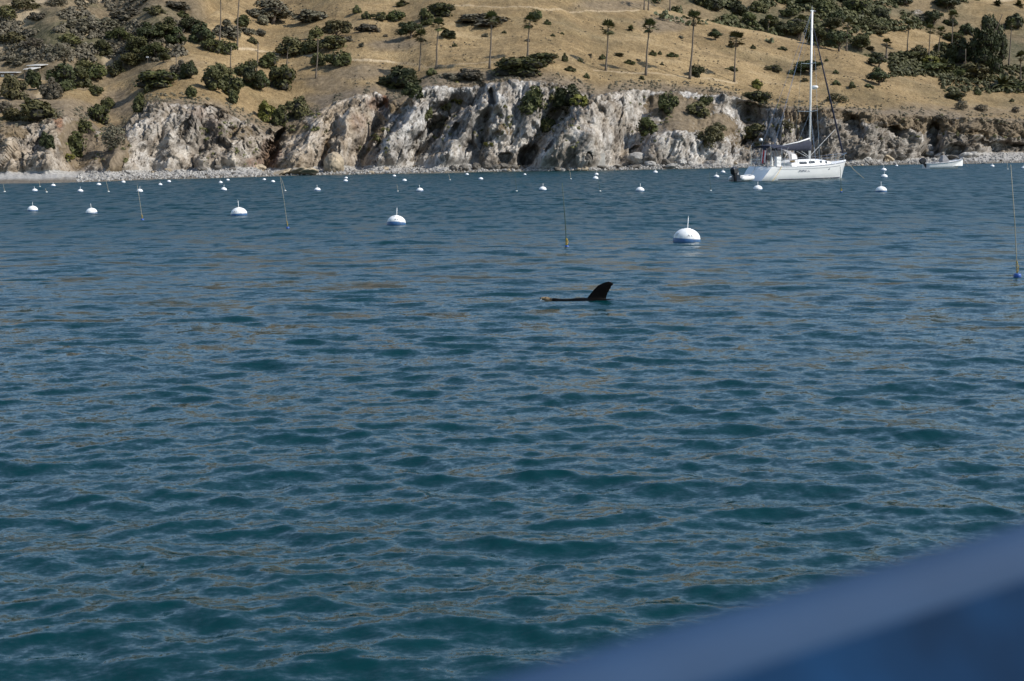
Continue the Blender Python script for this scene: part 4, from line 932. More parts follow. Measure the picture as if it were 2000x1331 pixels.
M_WANDG = simple('wand_dark_green', (0.03, 0.06, 0.04), 0.6, 0.15, 8)
M_MARK = simple('buoy_marking', (0.05, 0.05, 0.055), 0.7, 0.1, 8)

# ------------------------------------------------------------------ text decals
def text_polys(txt, size):
    cu = bpy.data.curves.new('t', 'FONT'); cu.body = txt; cu.size = size; cu.align_x = 'CENTER'; cu.align_y = 'CENTER'; cu.resolution_u = 2
    ob = bpy.data.objects.new('t', cu); COL.objects.link(ob); bpy.context.view_layer.update()
    me = bpy.data.meshes.new_from_object(ob.evaluated_get(bpy.context.evaluated_depsgraph_get()))
    bm = bmesh.new(); bm.from_mesh(me); bmesh.ops.triangulate(bm, faces=bm.faces[:])
    bmesh.ops.subdivide_edges(bm, edges=bm.edges[:], cuts=1)
    V = [v.co.copy() for v in bm.verts]; bm.verts.index_update(); F = [tuple(v.index for v in f.verts) for f in bm.faces]
    bm.free(); bpy.data.objects.remove(ob); bpy.data.curves.remove(cu); bpy.data.meshes.remove(me); return V, F

# ------------------------------------------------------------------ mooring buoys
PROF = [(0.0, 0.515), (0.11, 0.512), (0.125, 0.492), (0.20, 0.478), (0.31, 0.425), (0.405, 0.345), (0.465, 0.255), (0.492, 0.17), (0.495, 0.125)]
def buoy_r(z):
    zs = [p[1] for p in PROF][::-1]; rs = [p[0] for p in PROF][::-1]; return float(np.interp(z, zs, rs))
ME_DOME = MB().lathe(PROF, 32).mesh('dome', M_BUOYW, True)
ME_BAND = MB().lathe([(0.4965, 0.127), (0.505, 0.11), (0.505, 0.02), (0.495, -0.10), (0.40, -0.22), (0.0, -0.26)], 32).mesh('blue_band', M_BLUE, True)
ME_POST = MB().tube([(0, 0, .49), (0.004, 0, .68), (0.0, 0, .92)], [.022, .018, .012], 8).mesh('post', M_BUOYW, True)
ME_RING = MB().tube([(0.035 * math.cos(a * .785), 0, .94 + .035 * math.sin(a * .785)) for a in range(9)], .008, 5).mesh('ring', M_STEEL, True)
def buoy_text(txt, az, z, size):
    V, F = text_polys(txt, size); out = []
    for v in V:
        zz = z + v.y * .8; r = buoy_r(zz) + .006; a = az + v.x / max(r, .2); out.append((r * math.cos(a), r * math.sin(a), zz))
    return MB().add(out, F)
BUOYS = [ # px, waterline py, width px, tilt deg, post, label
 (1341,472,53,2,1,'largest and nearest white mooring buoy, blue band, in front of the rest'),
 (774,439,37,-6,1,'second largest white buoy, tilted, dark mark on its left side'),
 (467,421,32,0,1,'third largest white buoy with blue band, alone left of centre'),
 (179,417,22,0,1,'flat white buoy right of another near the left edge, short post'),
 (64,412,20,0,1,'white buoy nearest the left edge of its row, tall thin post'),
 (1721,375,22,0,1,'lowest of three white buoys stacked right of the sailboat bow'),
 (1727,347,13,0,1,'middle of three white buoys stacked right of the sailboat bow'),
 (1726,334,11,0,1,'top of three white buoys stacked right of the sailboat bow'),
 (1480,371,18,0,1,'white buoy just below the dinghy and the sailboat stern'),
 (1250,374,17,0,1,'white buoy in open water left of the sailboat, above the largest buoy'),
 (1060,372,15,0,1,'white buoy left of the dark mooring wand in mid-water'),
 (820,374,14,0,1,'white buoy directly above the second largest buoy'),
 (620,373,13,0,1,'white buoy above and between the second and third largest buoys'),
 (437,372,12,0,1,'white buoy just above the third largest buoy'),
 (273,375,12,0,1,'white buoy just above the tall pale mooring wand at left'),
 (157,375,11,0,1,'second white buoy from the left in the second row'),
 (68,374,11,0,1,'leftmost white buoy of the second row'),
 (104,364,9,0,1,'leftmost small white buoy close to the pale beach'),
 (193,362,9,0,0,'second small white buoy from left close to the pale beach'),
 (241,357,8,0,0,'small white buoy touching the beach line above the left wand'),
 (313,362,8,0,1,'small white buoy right of the left wand top'),
 (330,356,8,0,0,'small white buoy just right of and above another near the rocks'),
 (431,358,8,0,1,'left one of two small white buoys above the third largest buoy'),
 (445,353,7,0,0,'right and higher of two small white buoys above the third largest buoy'),
 (516,352,7,0,0,'left one of two small white buoys left of the round boulder'),
 (533,356,8,0,0,'right one of two small white buoys left of the round boulder'),
 (675,355,9,0,0,'lower of two overlapping small buoys below the round boulder'),
 (676,349,7,0,0,'upper of two overlapping small buoys below the round boulder'),
 (770,345,7,0,0,'small white buoy below the slanted grey rock fin'),
 (790,354,9,0,0,'small white buoy below and right of another by the grey fin'),
 (912,342,7,0,0,'small white buoy close to the dark shore boulders'),
 (939,351,9,0,0,'small white buoy below the dark shore boulders'),
 (1025,342,6,0,0,'tiny white buoy in front of the dark sea cave'),
 (1163,350,11,0,1,'lower of two stacked buoys in front of the big grey buttress'),
 (1165,342,8,0,1,'upper of two stacked buoys in front of the big grey buttress'),
 (1280,338,9,0,1,'small white buoy in front of the white rubble point'),
 (1399,347,11,0,1,'lower white buoy just left of the dinghy'),
 (1412,338,9,0,1,'upper white buoy just left of the dinghy'),
 (1751,325,6,0,0,'tiny white buoy between the stacked buoys and the motorboat'),
 (1938,326,8,0,1,'small white buoy right of the motorboat'),
 (1999,330,9,0,1,'white buoy cut by the right edge of the picture')]
for i, (px, py, wpx, tl, post, lab) in enumerate(BUOYS):
    P = on_water(px, py); D_ = wpx * P.y / FPX
    b = empty('mooring_buoy', P + Vector((0, 0, -0.02)), i * 0.7 if i > 2 else -1.57); b.scale = [D_] * 3
    b.rotation_euler = (R(tl * .3 + (i * 37 % 11 - 5) * .9), R(tl + (i * 53 % 13 - 6) * .8), b.rotation_euler.z)
    link('dome', ME_DOME, b); link('blue_band', ME_BAND, b)
    if post:
        p_ = link('post', ME_POST, b)
        link('ring', ME_RING, p_)
        if wpx < 20: p_.scale = (1.5, 1.5, 1)
    setp(b, lab, 'buoy', 'white mooring buoys in the cove')
    if i in (0, 1, 2):
        faces = {0: [('A 4', 0.12, .24, .13), ('LZ', -1.05, .26, .13)], 1: [('A 3', 0.05, .24, .13), ('A3', -.35, .42, .1)], 2: [('E 1', -.25, .25, .13)]}[i]
        for t_, az, z_, sz_ in faces: buoy_text(t_, az, z_, sz_).build('marking', M_MARK, b)
    if i == 1: MB().lathe([(0, .01), (.05, .008), (.055, 0)], 10, (0, 0, 0)).build('side_fitting', M_BLACK, b).matrix_local = Matrix.Translation((.30 * 0 + .02, -.488, .2)) @ Matrix.Rotation(R(90), 4, 'X')

# ------------------------------------------------------------------ mooring wands (tall thin rods on small floats)
WANDS = [(1987,540,1974,322,15,2.0,'t','tall tan mooring wand with blue float at the right edge',1),
 (1107,483,1098,358,9,2.2,'g','dark mooring wand with yellow rope, above the sea lion',1),
 (278,430,268,362,7,1.15,'t','pale mooring wand with yellow rope above blue float at left',1),
 (562,446,547,345,7,1.05,'t','pale mooring wand between the second and third largest buoys',1),
 (1643,376,1641,326,5,1.2,'g','mooring wand just below the sailboat bow',1),
 (557,373,549,348,4,1,'t','thin far wand above the wand between the two large buoys',0),
 (212,375,207,354,4,1,'t','thin far wand between two second-row buoys at left',0),
 (91,376,88,368,4,1.2,'t','short stub of a wand between the two leftmost second-row buoys',0),
 (9,375,6,360,4,1,'t','thin far wand at the left edge',0),
 (78,365,76,354,3,1,'t','thin far wand just above the leftmost second-row buoy',0),
 (1172,374,1169,352,4,1,'g','thin far wand below the two stacked buoys',0),
 (1009,374,1006,345,4,1,'g','thin far wand left of the mid-water buoy',0),
 (1388,373,1385,336,4,1,'g','thin far wand below the dinghy buoys',0),
 (1115,350,1113,335,3,1,'t','thin far wand left of the two stacked buoys',0),
 (1968,331,1967,318,3,1,'t','thin far wand left of the tall tan wand top',0),
 (879,352,876,340,3,1,'t','thin far wand left of the dark shore boulders',0),
 (777,374,775,360,3,1,'t','thin far wand left of the buoy above the second largest',0)]
for px, py, tx, ty, fpx, rpx, kd, lab, near in WANDS:
    P = on_water(px, py); s = P.y / FPX; top = at(tx, ty, P.y) - P
    wv = empty('mooring_wand', P)
    MB().tube([Vector((0, 0, -.25)) - top * .05, top * .02, top * .5 + Vector((-top.x * .06, 0, 0)), top], [rpx * s * .5, rpx * s * .5, rpx * s * .42, rpx * s * .3], 6).build('rod', M_WANDT if kd == 't' else M_WANDG, wv, True)
    fr = fpx * s * .5
    MB().lathe([(0, fr * .75), (fr * .7, fr * .72), (fr * .98, fr * .5), (fr, 0), (fr * .95, -fr * .6), (0, -fr * .9)], 14).build('float', M_FLOATB if near else M_BUOYW, wv, True)
    if near:
        h = top.length; rp = MB(); d_ = top.normalized(); nz = 26; L_ = .11 * h
        rp.tube([d_ * (fr * .8 + L_ * k / nz) + Vector((math.cos(k * 1.1), math.sin(k * 1.1), 0)) * rpx * s * (.7 + .4 * math.sin(k * .6) ** 2) for k in range(nz + 1)], rpx * s * .3, 5)
        rp.tube([d_ * (fr * .8 + L_ * t) + Vector((rpx * s * 1.5 * math.sin(math.pi * t), -.02, 0)) for t in (0, .25, .5, .75, 1)], rpx * s * .3, 5)
        rp.build('rope', M_YROPE, wv, True)
    setp(wv, lab, 'wand', 'mooring wands')

# ------------------------------------------------------------------ sailboat
def hull_loft(secs, mat_top, stern_cap=True):
    pass
SB_L = 10.9
def sailboat():
    P = on_water(1569, 350.5); t = empty('sailboat', P, R(35))
    setp(t, 'white sailboat with tall bare mast and navy boom cover, moored near the bluff', 'sailboat')
    # hull stations: x, half beam at deck, half beam at waterline, sheer height
    st = [(-5.35, 1.42, 1.28, 1.22), (-4.6, 1.55, 1.38, 1.20), (-3, 1.72, 1.52, 1.18), (-1, 1.82, 1.58, 1.20), (1, 1.72, 1.40, 1.27), (2.6, 1.42, 1.02, 1.36), (4.0, .94, .56, 1.47), (5.0, .42, .17, 1.55), (5.48, .05, .02, 1.60)]
    rings = []; deck = []
    for x, bd, bw, sh in st:
        rake = .62 * smooth(3.5, 5.5, x); sr = -1.15 * smooth(-4.4, -5.35, x)      # bow rake; transom slopes aft towards the water
        half = [(x - rake * 1.15 + sr, 0.0, -.35), (x - rake * 1.0 + sr, bw * .8, -.25), (x - rake * .85 + sr, bw, .03), (x - rake * .55 + sr * .6, bw + (bd - bw) * .5, sh * .42), (x - rake * .25 + sr * .28, bw + (bd - bw) * .85, sh * .75), (x, bd, sh)]
        rings.append([(a, b, c) for a, b, c in half[::-1]] + [(a, -b, c) for a, b, c in half[1:]]); deck.append([(x, bd * .985, sh - .02), (x, bd * .5, sh + .05), (x, 0, sh + .08), (x, -bd * .5, sh + .05), (x, -bd * .985, sh - .02)])
    hl = MB().loft(rings, closed=False).build('hull', M_WHITE, t, True)
    MB().add(rings[0], [tuple(range(len(rings[0])))]).build('transom', M_WHITE, t)
    MB().loft(deck[1:], closed=False).build('deck', M_WHITE, t, True)
    ck = MB(); ck.add([(-5.33, 1.35, 1.2), (-5.33, -1.35, 1.2), (-4.62, -1.35, 1.2), (-4.62, 1.35, 1.2)], [(0, 1, 2, 3)]); ck.build('aft_deck', M_WHITE, t)
    wl_ = MB().loft([[(p[0], p[1] * 1.012, p[2]) for p in (r[3], r[2])] for r in [[(x - .62 * smooth(3.5, 5.5, x) * .8, s_ * (bw + .012), z) for s_, z in ((1, -.05), (1, -.05), (1, .06), (1, -.08))] for x, bd, bw, sh in st]], closed=False)
    def strip(zf0, zf1, mat, name, x0=-5.0, x1=5.2, off=.012):
        mb = MB()
        for sgn in (1, -1):
            rr = []
            for x in np.linspace(x0, x1, 26):
                bd, bw, sh = [float(np.interp(x, [q[0] for q in st], [q[k] for q in st])) for k in (1, 2, 3)]; row = []
                for f in (zf0, zf1):
                    rake = .62 * smooth(3.5, 5.5, x); fr = np.interp(f, [.03, .42, .75, 1], [.85, .55, .25, 0]); bf = np.interp(f, [.03, .42, .75, 1], [0, .5, .85, 1])
                    row.append((x - rake * fr, sgn * (bw + (bd - bw) * bf + off), .03 + (sh - .03) * ((f - .03) / .97)))
                rr.append(row)
            mb.loft(rr, closed=False)
        return mb.build(name, mat, t)
    strip(.96, 1.0, M_STRIPE, 'rub_rail'); strip(.80, .825, M_STRIPE, 'hull_stripe', -4.8, 3.6, .014); strip(.03, .10, M_ANTIF, 'boot_stripe', -5.0, 4.9, .012)
    # name lettering on the starboard (camera) side: script dash and number
    V, F = text_polys('38', .34); mb = MB(); mb.add([(-1.2 + v.x, -(1.74 + .018), .80 + v.y) for v in V], F)
    for k in range(7): mb.box((-2.3 + k * .13, -1.752, .80 + .03 * math.sin(k * 2.1)), (.07, .012, .10 + .05 * (k % 3 == 0)))
    mb.build('lettering', M_STRIPE, t)
    # cabin trunk and coach roof
    cab = []
    for x, w_, h_ in [(-2.6, 1.15, .30), (-1.9, 1.2, .52), (-.6, 1.2, .58), (.9, 1.05, .52), (2.2, .8, .34), (3.1, .5, .12)]:
        z0 = float(np.interp(x, [q[0] for q in st], [q[3] for q in st])); cab.append([(x, w_, z0), (x, w_ * .9, z0 + h_ * .75), (x, w_ * .55, z0 + h_), (x, -w_ * .55, z0 + h_), (x, -w_ * .9, z0 + h_ * .75), (x, -w_, z0)])
    MB().loft(cab, closed=False, cap=False).build('cabin', M_WHITE, t, False)
    MB().add(cab[0], [tuple(range(6))]).build('cabin_bulkhead', M_WHITE, t)
    for x0, x1, zz in [(-1.75, -.75, .28), (-.55, .35, .29), (1.05, 1.4, .26), (1.9, 2.2, .17)]:
        for sg in (-1, 1):
            q = []
            for x, z_ in ((x0 + .08, zz - .1), (x1 - .05, zz - .1), (x1, zz), (x1 - .1, zz + .1), (x0 + .05, zz + .1), (x0, zz)):
                z0 = float(np.interp(x, [q_[0] for q_ in st], [q_[3] for q_ in st])); w_ = float(np.interp(x, [-2.6, -1.9, -.6, .9, 2.2, 3.1], [1.15, 1.2, 1.2, 1.05, .8, .5])); q.append((x, sg * (w_ * (1 - .1 * (z_ / .42)) + .02), z0 + z_))
            MB().add(q, [tuple(range(6))]).build('cabin_window', M_GLASS, t)
    for sg in (-1, 1): MB().lathe([(0, .012), (.14, .01), (.16, 0)], 12).build('hull_portlight', M_GLASS, t).matrix_local = Matrix.Translation((1.5, sg * 1.52, .93)) @ Matrix.Rotation(sg * -R(82), 4, 'X') @ Matrix.Diagonal((1.7, .7, 1, 1))
    # mast, spreaders, boom
    mx = .75; mz = 1.75; mt = 14.75
    MB().loft([[(mx + .11 * math.cos(a), .075 * math.sin(a), z) for a in np.linspace(0, 5.5, 8)] for z in (mz, 8, mt)], cap=True).build('mast', M_ALU, t, True)
    mb = MB(); mb.tube([(mx - .1, 0, mt + .02), (mx + .45, 0, mt + .06)], .02, 5); mb.tube([(mx, 0, mt), (mx, 0, mt + .5)], .012, 5); mb.box((mx, 0, mt + .06), (.3, .1, .1)); mb.build('masthead_instruments', M_STEEL, t)
    for z in (6.0, 10.2):
        for sg in (1, -1): MB().tube([(mx, 0, z), (mx - .35, sg * (1.15 if z < 8 else .85), z + .06)], [.04, .022], 6).build('spreader', M_ALU, t)
    MB().tube([(mx - .12, 0, 2.62), (-3.9, 0, 2.72)], [.09, .07], 8).build('boom', M_ALU, t, True)
    sc = []
    for x, h_, w_ in [(mx + .12, .95, .14), (mx - .2, 1.02, .2), (-.6, .72, .2), (-2.0, .52, .18), (-3.2, .32, .14), (-3.95, .16, .08)]:
        zb = 2.54 - .01 * x; sc.append([(x, w_ * .5, zb), (x, w_, zb + h_ * .3), (x, w_ * .45, zb + h_ * .85), (x, 0, zb + h_), (x, -w_ * .45, zb + h_ * .85), (x, -w_, zb + h_ * .3), (x, -w_ * .5, zb)])
    MB().loft(sc, cap=True).build('sail_cover', M_NAVY, t, True)
    MB().tube([(mx - .05, 0, 3.62), (-.7, 0, 3.3), (-3.4, 0, 2.92)], [.07, .06, .03], 6).build('sail_edge', M_FWHITE, t, True)
    # rigging
    bow = Vector((5.3, 0, 1.68)); mtop = Vector((mx + .1, 0, mt - 1.1))
    a_, b_ = bow + (mtop - bow) * .05, bow + (mtop - bow) * .97
    MB().tube([a_, a_ + (b_ - a_) * .05, a_ + (b_ - a_) * .5, b_], [.05, .095, .075, .035], 7).build('furled_headsail', M_NAVY, t, True)
    MB().lathe([(0, .09), (.13, .08), (.13, -.08), (0, -.09)], 12).build('furling_drum', M_BLACK, t).location = bow + (mtop - bow) * .035
    def wire(name, p, q, r=.012, mat=M_STEEL): MB().tube([p, q], r, 4).build(name, mat, t)
    wire('forestay', bow, mtop)
    for sg in (1, -1):
        wire('backstay', (mx - .08, 0, mt - .05), (-5.2, sg * .9, 1.3))
        wire('shroud', (mx, 0, mt - 1.2), (mx - .35, sg * .85, 10.26)); wire('shroud', (mx - .35, sg * .85, 10.26), (mx - .35, sg * 1.15, 6.06)); wire('shroud', (mx - .35, sg * 1.15, 6.06), (mx - .45, sg * 1.66, 1.3)); wire('lower_shroud', (mx, 0, 6.0), (mx - .9, sg * 1.64, 1.3))
        MB().tube([(mx + .02, sg * .1, 2.1), (3.6, sg * .35, 4.4)], .018, 4).build('halyard', M_FWHITE, t) if sg < 0 else None
        MB().tube([(mx, sg * .12, 1.9), (-.6, sg * .3, 2.5)], .016, 4).build('boom_strut', M_ALU, t)
    wire('topping_lift', (mx - .08, 0, mt - .1), (-3.85, 0, 2.85), .009)
    # radar dome
    rd = MB().lathe([(0, .15), (.2, .14), (.30, .06), (.30, -.06), (.2, -.13), (0, -.14)], 18).build('radar_dome', M_WHITE, t, True); rd.location = (mx + .5, 0, 8.15)
    MB().box((.32 - .5, 0, -.17), (.6, .12, .05)).build('bracket', M_ALU, rd)
    # dodger, bimini, stern arch
    dg = []
    for a in np.linspace(0, math.pi, 9): dg.append([(-1.95, 1.15 * math.cos(a), 1.75 + .70 * math.sin(a) ** .7), (-2.75, 1.22 * math.cos(a), 1.70 + .98 * math.sin(a) ** .6), (-3.1, 1.22 * math.cos(a), 1.68 + 1.0 * math.sin(a) ** .6)])
    MB().loft(dg, closed=False).build('dodger', M_GREY, t, True)
    for sg in (-1, 1): MB().add([(-2.05, sg * 1.17, 1.80), (-2.8, sg * 1.235, 1.78), (-2.8, sg * 1.2, 2.3), (-2.15, sg * 1.1, 2.2)], [(0, 1, 2, 3)]).build('dodger_window', M_FWHITE, t)
    bi = [[(x, 1.3 * k, 3.12 - .25 * abs(k) ** 3 - .16 * abs(x + 4.1) ** 2 * .6) for k in np.linspace(-1, 1, 9)] for x in np.linspace(-5.1, -3.25, 6)]
    m = MB().loft(bi, closed=False).loft([[(a, b, c - .04) for a, b, c in r] for r in bi], closed=False); m.build('bimini', M_NAVY, t, True)
    for sg in (1, -1):
        for x in (-5.0, -4.1, -3.3): MB().tube([(x, sg * 1.28, 2.86), (-4.15, sg * 1.42, 1.25)], .018, 5).build('bimini_pole', M_STEEL, t)
        MB().tube([(-5.25, sg * 1.2, 1.2), (-5.35, sg * 1.2, 3.0), (-5.3, sg * .95, 3.25), (-5.3, 0, 3.3)], .025, 6).build('stern_arch', M_STEEL, t)
    MB().box((-5.35, 0, 3.34), (.7, 1.9, .04)).build('solar_panel', M_GLASS, t)
    MB().lathe([(0, .17), (.12, .14), (.16, 0), (.14, -.1), (0, -.1)], 14).build('satellite_dome', M_WHITE, t, True).location = (-5.25, .1, 3.5)
    # rails
    for sg in (1, -1):
        for hgt in (.32, .62):
            pts = [(x, sg * (float(np.interp(x, [q[0] for q in st], [q[1] for q in st])) - .06), float(np.interp(x, [q[0] for q in st], [q[3] for q in st])) + hgt) for x in (-5.2, -4, -2.5, -1, .5, 2, 3.4, 4.6)]
            MB().tube(pts, .010, 4).build('lifeline', M_STEEL, t)
        for x in (-4, -2.5, -1, .5, 2, 3.4):
            bd, sh = [float(np.interp(x, [q[0] for q in st], [q[k] for q in st])) for k in (1, 3)]; MB().tube([(x, sg * (bd - .06), sh - .05), (x, sg * (bd - .06), sh + .64)], .014, 5).build('stanchion', M_STEEL, t)
        MB().tube([(3.9, sg * .9, 2.1), (4.8, sg * .48, 2.2), (5.55, sg * .05, 2.28)], .018, 5).build('bow_rail', M_STEEL, t)
        MB().tube([(4.75, sg * .5, 2.2), (4.7, sg * .5, 1.5)], .016, 5).build('bow_rail_post', M_STEEL, t)
    MB().tube([(-5.25, -1.3, 1.2), (-5.3, -1.3, 1.85), (-5.3, 1.3, 1.85), (-5.25, 1.3, 1.2)], .018, 5).build('stern_rail', M_STEEL, t)
    # cockpit gear
    MB().box((-4.55, -1.28, 1.62), (.55, .28, .85)).build('life_raft', M_WHITE, t, False, .05)
    MB().box((-2.4, -.95, 1.78), (.5, .12, .45)).build('teak_door', M_WOOD, t, False, .02)
    pd = MB().tube([(-4.0, 0, 1.1), (-4.0, 0, 2.0)], [.12, .08], 8).build('wheel_pedestal', M_WHITE, t)
    MB().tube([(-4.12, .48 * math.cos(a), 1.95 + .48 * math.sin(a)) for a in np.linspace(0, 6.283, 19)], .02, 5).build('wheel', M_STEEL, pd)
    ob = MB().box((0, 0, .1), (.36, .26, .42)).build('rail_outboard', M_BLACK, t, False, .06); ob.location = (-5.42, -.9, 1.9); MB().box((-.02, 0, -.4), (.14, .1, .7)).build('outboard_leg', M_GREY, ob, False, .02)
    MB().box((-5.6, .2, .95), (.03, .5, .06)).build('boarding_step', M_STRIPE, t); MB().tube([(-5.6, -.2, 1.2), (-5.86, -.2, .2)], .015, 5).build('ladder', M_STEEL, t)
    for k in range(2): MB().box((-5.62 + .1 * k, .95 - 1.5 * k, .88), (.02, .35, .03)).build('step_line', M_STRIPE, t)
    # hanging striped flag
    fl = MB().tube([(-5.3, -.62, 1.4), (-5.62, -.70, 2.95)], .016, 5).build('flag_staff', M_STEEL, t)
    for k in range(7):
        rr = []
        for j in range(6):
            z = 2.78 - .24 * j; x = -5.58 - .02 * j + .03 * math.sin(k * 1.7 + j); y0 = -.95 + .085 * k
            rr.append([(x + .05 * math.sin(k * 2.0), y0, z - .02 * k), (x + .05 * math.sin(k * 2.0 + 2.0), y0 + .084, z - .02 * (k + 1))])
        MB().loft(rr, closed=False).build('flag_stripe', M_RED if k % 2 == 0 else M_FWHITE, fl)
    MB().add([(-5.63, -.95, 2.98), (-5.63, -.55, 2.95), (-5.64, -.55, 2.62), (-5.64, -.95, 2.62)], [(0, 1, 2, 3)]).build('flag_canton', M_NAVY, fl)
    return t
SBOAT = sailboat(); bpy.context.view_layer.update()
SW = SBOAT.matrix_world
def sag(p, q, s_, n=9): return [p + (q - p) * (k / (n - 1)) - Vector((0, 0, s_ * math.sin(math.pi * k / (n - 1)))) for k in range(n)]
setp(MB().tube(sag(SW @ Vector((5.5, 0, 1.62)), on_water(1688, 349), .12), .022, 5).build('mooring_line', M_TROPE, None, True), 'tan mooring line running from the sailboat bow down to the water', 'rope')
setp(MB().tube(sag(SW @ Vector((-4.4, -1.62, 1.2)), on_water(1508, 354.6, .02), .1), .02, 5).build('hanging_line', M_YROPE, None, True), 'yellow line hanging over the sailboat quarter to the water', 'rope')

# ------------------------------------------------------------------ outboard motor, dinghy, motorboat
def outboard(parent, loc, rz=0.0, s=1.0, tilt=0.0):
    e = MB()
    cw = [[(x * s, y * s, z * s) for x, y, z in ring] for ring in ([(.20, .10, .0), (.20, -.10, .0), (-.20, -.10, .0), (-.20, .10, .0)], [(.24, .17, .12), (.24, -.17, .12), (-.28, -.16, .1), (-.28, .16, .1)], [(.22, .17, .36), (.22, -.17, .36), (-.30, -.15, .40), (-.30, .15, .40)], [(.12, .10, .50), (.12, -.10, .50), (-.2, -.09, .52), (-.2, .09, .52)])]
    o = e.loft(cw, cap=True).build('outboard_cowling', M_BLACK, parent, False, .02); o.location = loc; o.rotation_euler = (0, tilt, rz)
    MB().box((-.04 * s, 0, -.35 * s), (.20 * s, .13 * s, .75 * s)).build('leg', M_BLACK, o, False, .02)
    MB().box((-.08 * s, 0, -.70 * s), (.55 * s, .26 * s, .03 * s)).build('cavitation_plate', M_BLACK, o)
    p = MB()
    for k in range(3): p.box((-.3 * s, .10 * s * math.cos(k * 2.09), -.85 * s + .10 * s * math.sin(k * 2.09)), (.03 * s, .12 * s, .1 * s), Matrix.Rotation(k * 2.09, 3, 'X'))
    p.tube([(.15 * s, 0, -.85 * s), (-.34 * s, 0, -.85 * s)], [.07 * s, .04 * s], 8); p.build('propeller', M_BLACK, o)
    MB().box((.26 * s, 0, .02 * s), (.16 * s, .2 * s, .3 * s)).build('clamp_bracket', M_GREY, o)
    return o
def dinghy():
    P = on_water(1450, 354.5); t = empty('inflatable_dinghy', P, R(52)); setp(t, 'small pale inflatable dinghy with black outboard tied behind the sailboat', 'dinghy')
    path = [(-1.25, .58, .24), (-.4, .60, .24), (.5, .58, .26), (1.0, .42, .31), (1.28, 0, .36), (1.0, -.42, .31), (.5, -.58, .26), (-.4, -.60, .24), (-1.25, -.58, .24)]
    fine = []
    for k in range(len(path) - 1):
        for j in range(4): fine.append(Vector(path[k]).lerp(Vector(path[k + 1]), j / 4))
    fine.append(Vector(path[-1])); MB().tube(fine, [.08] + [.21] * (len(fine) - 2) + [.08], 12).build('tube', M_TUBEG, t, True)
    MB().add([(-1.1, .5, .12), (.95, .3, .18), (.95, -.3, .18), (-1.1, -.5, .12)], [(0, 1, 2, 3)]).build('floor', M_GREY, t)
    MB().box((-1.12, 0, .33), (.06, .85, .48)).build('transom', M_GREY, t); MB().box((-.1, 0, .42), (.22, .95, .04)).build('thwart', M_WHITE, t)
    MB().tube([Vector(p) + Vector((0, 0, .2)) for p in path[1:-1]], .012, 5).build('grab_line', M_BLACK, t)
    outboard(t, (-1.32, .0, .62), 0, 1.28, R(-12))
    MB().tube([(-1.0, .02, .72), (-.4, .06, .88)], .03, 6).build('tiller', M_BLACK, t)
    bpy.context.view_layer.update()
    setp(MB().tube(sag(t.matrix_world @ Vector((1.3, 0, .45)), SW @ Vector((-5.4, .6, 1.2)), .15), .014, 5).build('tow_line', M_TROPE, None, True), 'thin tow line between the dinghy and the sailboat stern', 'rope')
dinghy()
def motorboat():
    P = on_water(1843, 329.5); t = empty('motorboat', P, R(14)); setp(t, 'small open white motorboat with black outboard and grey covered console by the beach', 'motorboat')
    st = [(-2.45, .98, .86, .68), (-1.4, 1.05, .92, .70), (0, 1.04, .86, .80), (1.2, .86, .58, .94), (2.1, .5, .24, 1.06), (2.6, .06, .03, 1.14)]; rings = []; inn = []
    for x, bd, bw, sh in st:
        rk = .75 * float(smooth(.8, 2.6, x)); h = [(x - rk, 0, -.2), (x - rk * .9, bw, .03), (x - rk * .5, bw + (bd - bw) * .35, sh * .45), (x - rk * .12, bw + (bd - bw) * .8, sh * .82), (x, bd, sh)]
        rings.append(h[::-1] + [(a, -b, c) for a, b, c in h[1:]]); inn.append([(x, bd, sh), (x, bd * .84, sh + .015), (x, bd * .8, .3), (x, -bd * .8, .3), (x, -bd * .84, sh + .015), (x, -bd, sh)])
    MB().loft(rings, closed=False).build('hull', M_WHITE, t, True); MB().add(rings[0], [tuple(range(len(rings[0])))]).build('transom', M_WHITE, t); MB().loft(inn, closed=False).build('deck', M_WHITE, t)
    rr = MB()
    for sg in (1, -1): rr.tube([(x, sg * (bd + .01), sh - .03) for x, bd, bw, sh in st], .035, 6)
    rr.build('rub_rail', M_STRIPE, t)
    cn = [[(x, .42 * k, z) for x, k, z in ((-.35 - .0, 1, .3), (.45, 1, .3), (.45, -1, .3), (-.35, -1, .3))], [(x, .42 * k, z) for x, k, z in ((-.45, 1, .95), (.55, 1, .95), (.55, -1, .95), (-.45, -1, .95))], [(x, .30 * k, z) for x, k, z in ((-.30, 1, 1.55), (.05, 1, 1.62), (.05, -1, 1.62), (-.30, -1, 1.55))]]
    MB().loft(cn, cap=True).build('console_cover', M_GREY, t, False, .05)
    MB().box((-1.2, 0, .62), (.5, 1.0, .45)).build('seat', M_GREY, t, False, .05)
    MB().tube([(1.6, .66, 1.05), (2.2, .42, 1.28), (2.55, 0, 1.34), (2.2, -.42, 1.28), (1.6, -.66, 1.05)], .018, 5).build('bow_rail', M_STEEL, t)
    outboard(t, (-2.68, 0, .72), 0, 1.35, R(-38))
    bpy.context.view_layer.update(); setp(MB().tube(sag(t.matrix_world @ Vector((2.6, 0, 1.05)), on_water(1892, 327.5), .1), .012, 5).build('bow_line', M_TROPE, None, True), 'thin bow line running from the motorboat into the water', 'rope')
motorboat()

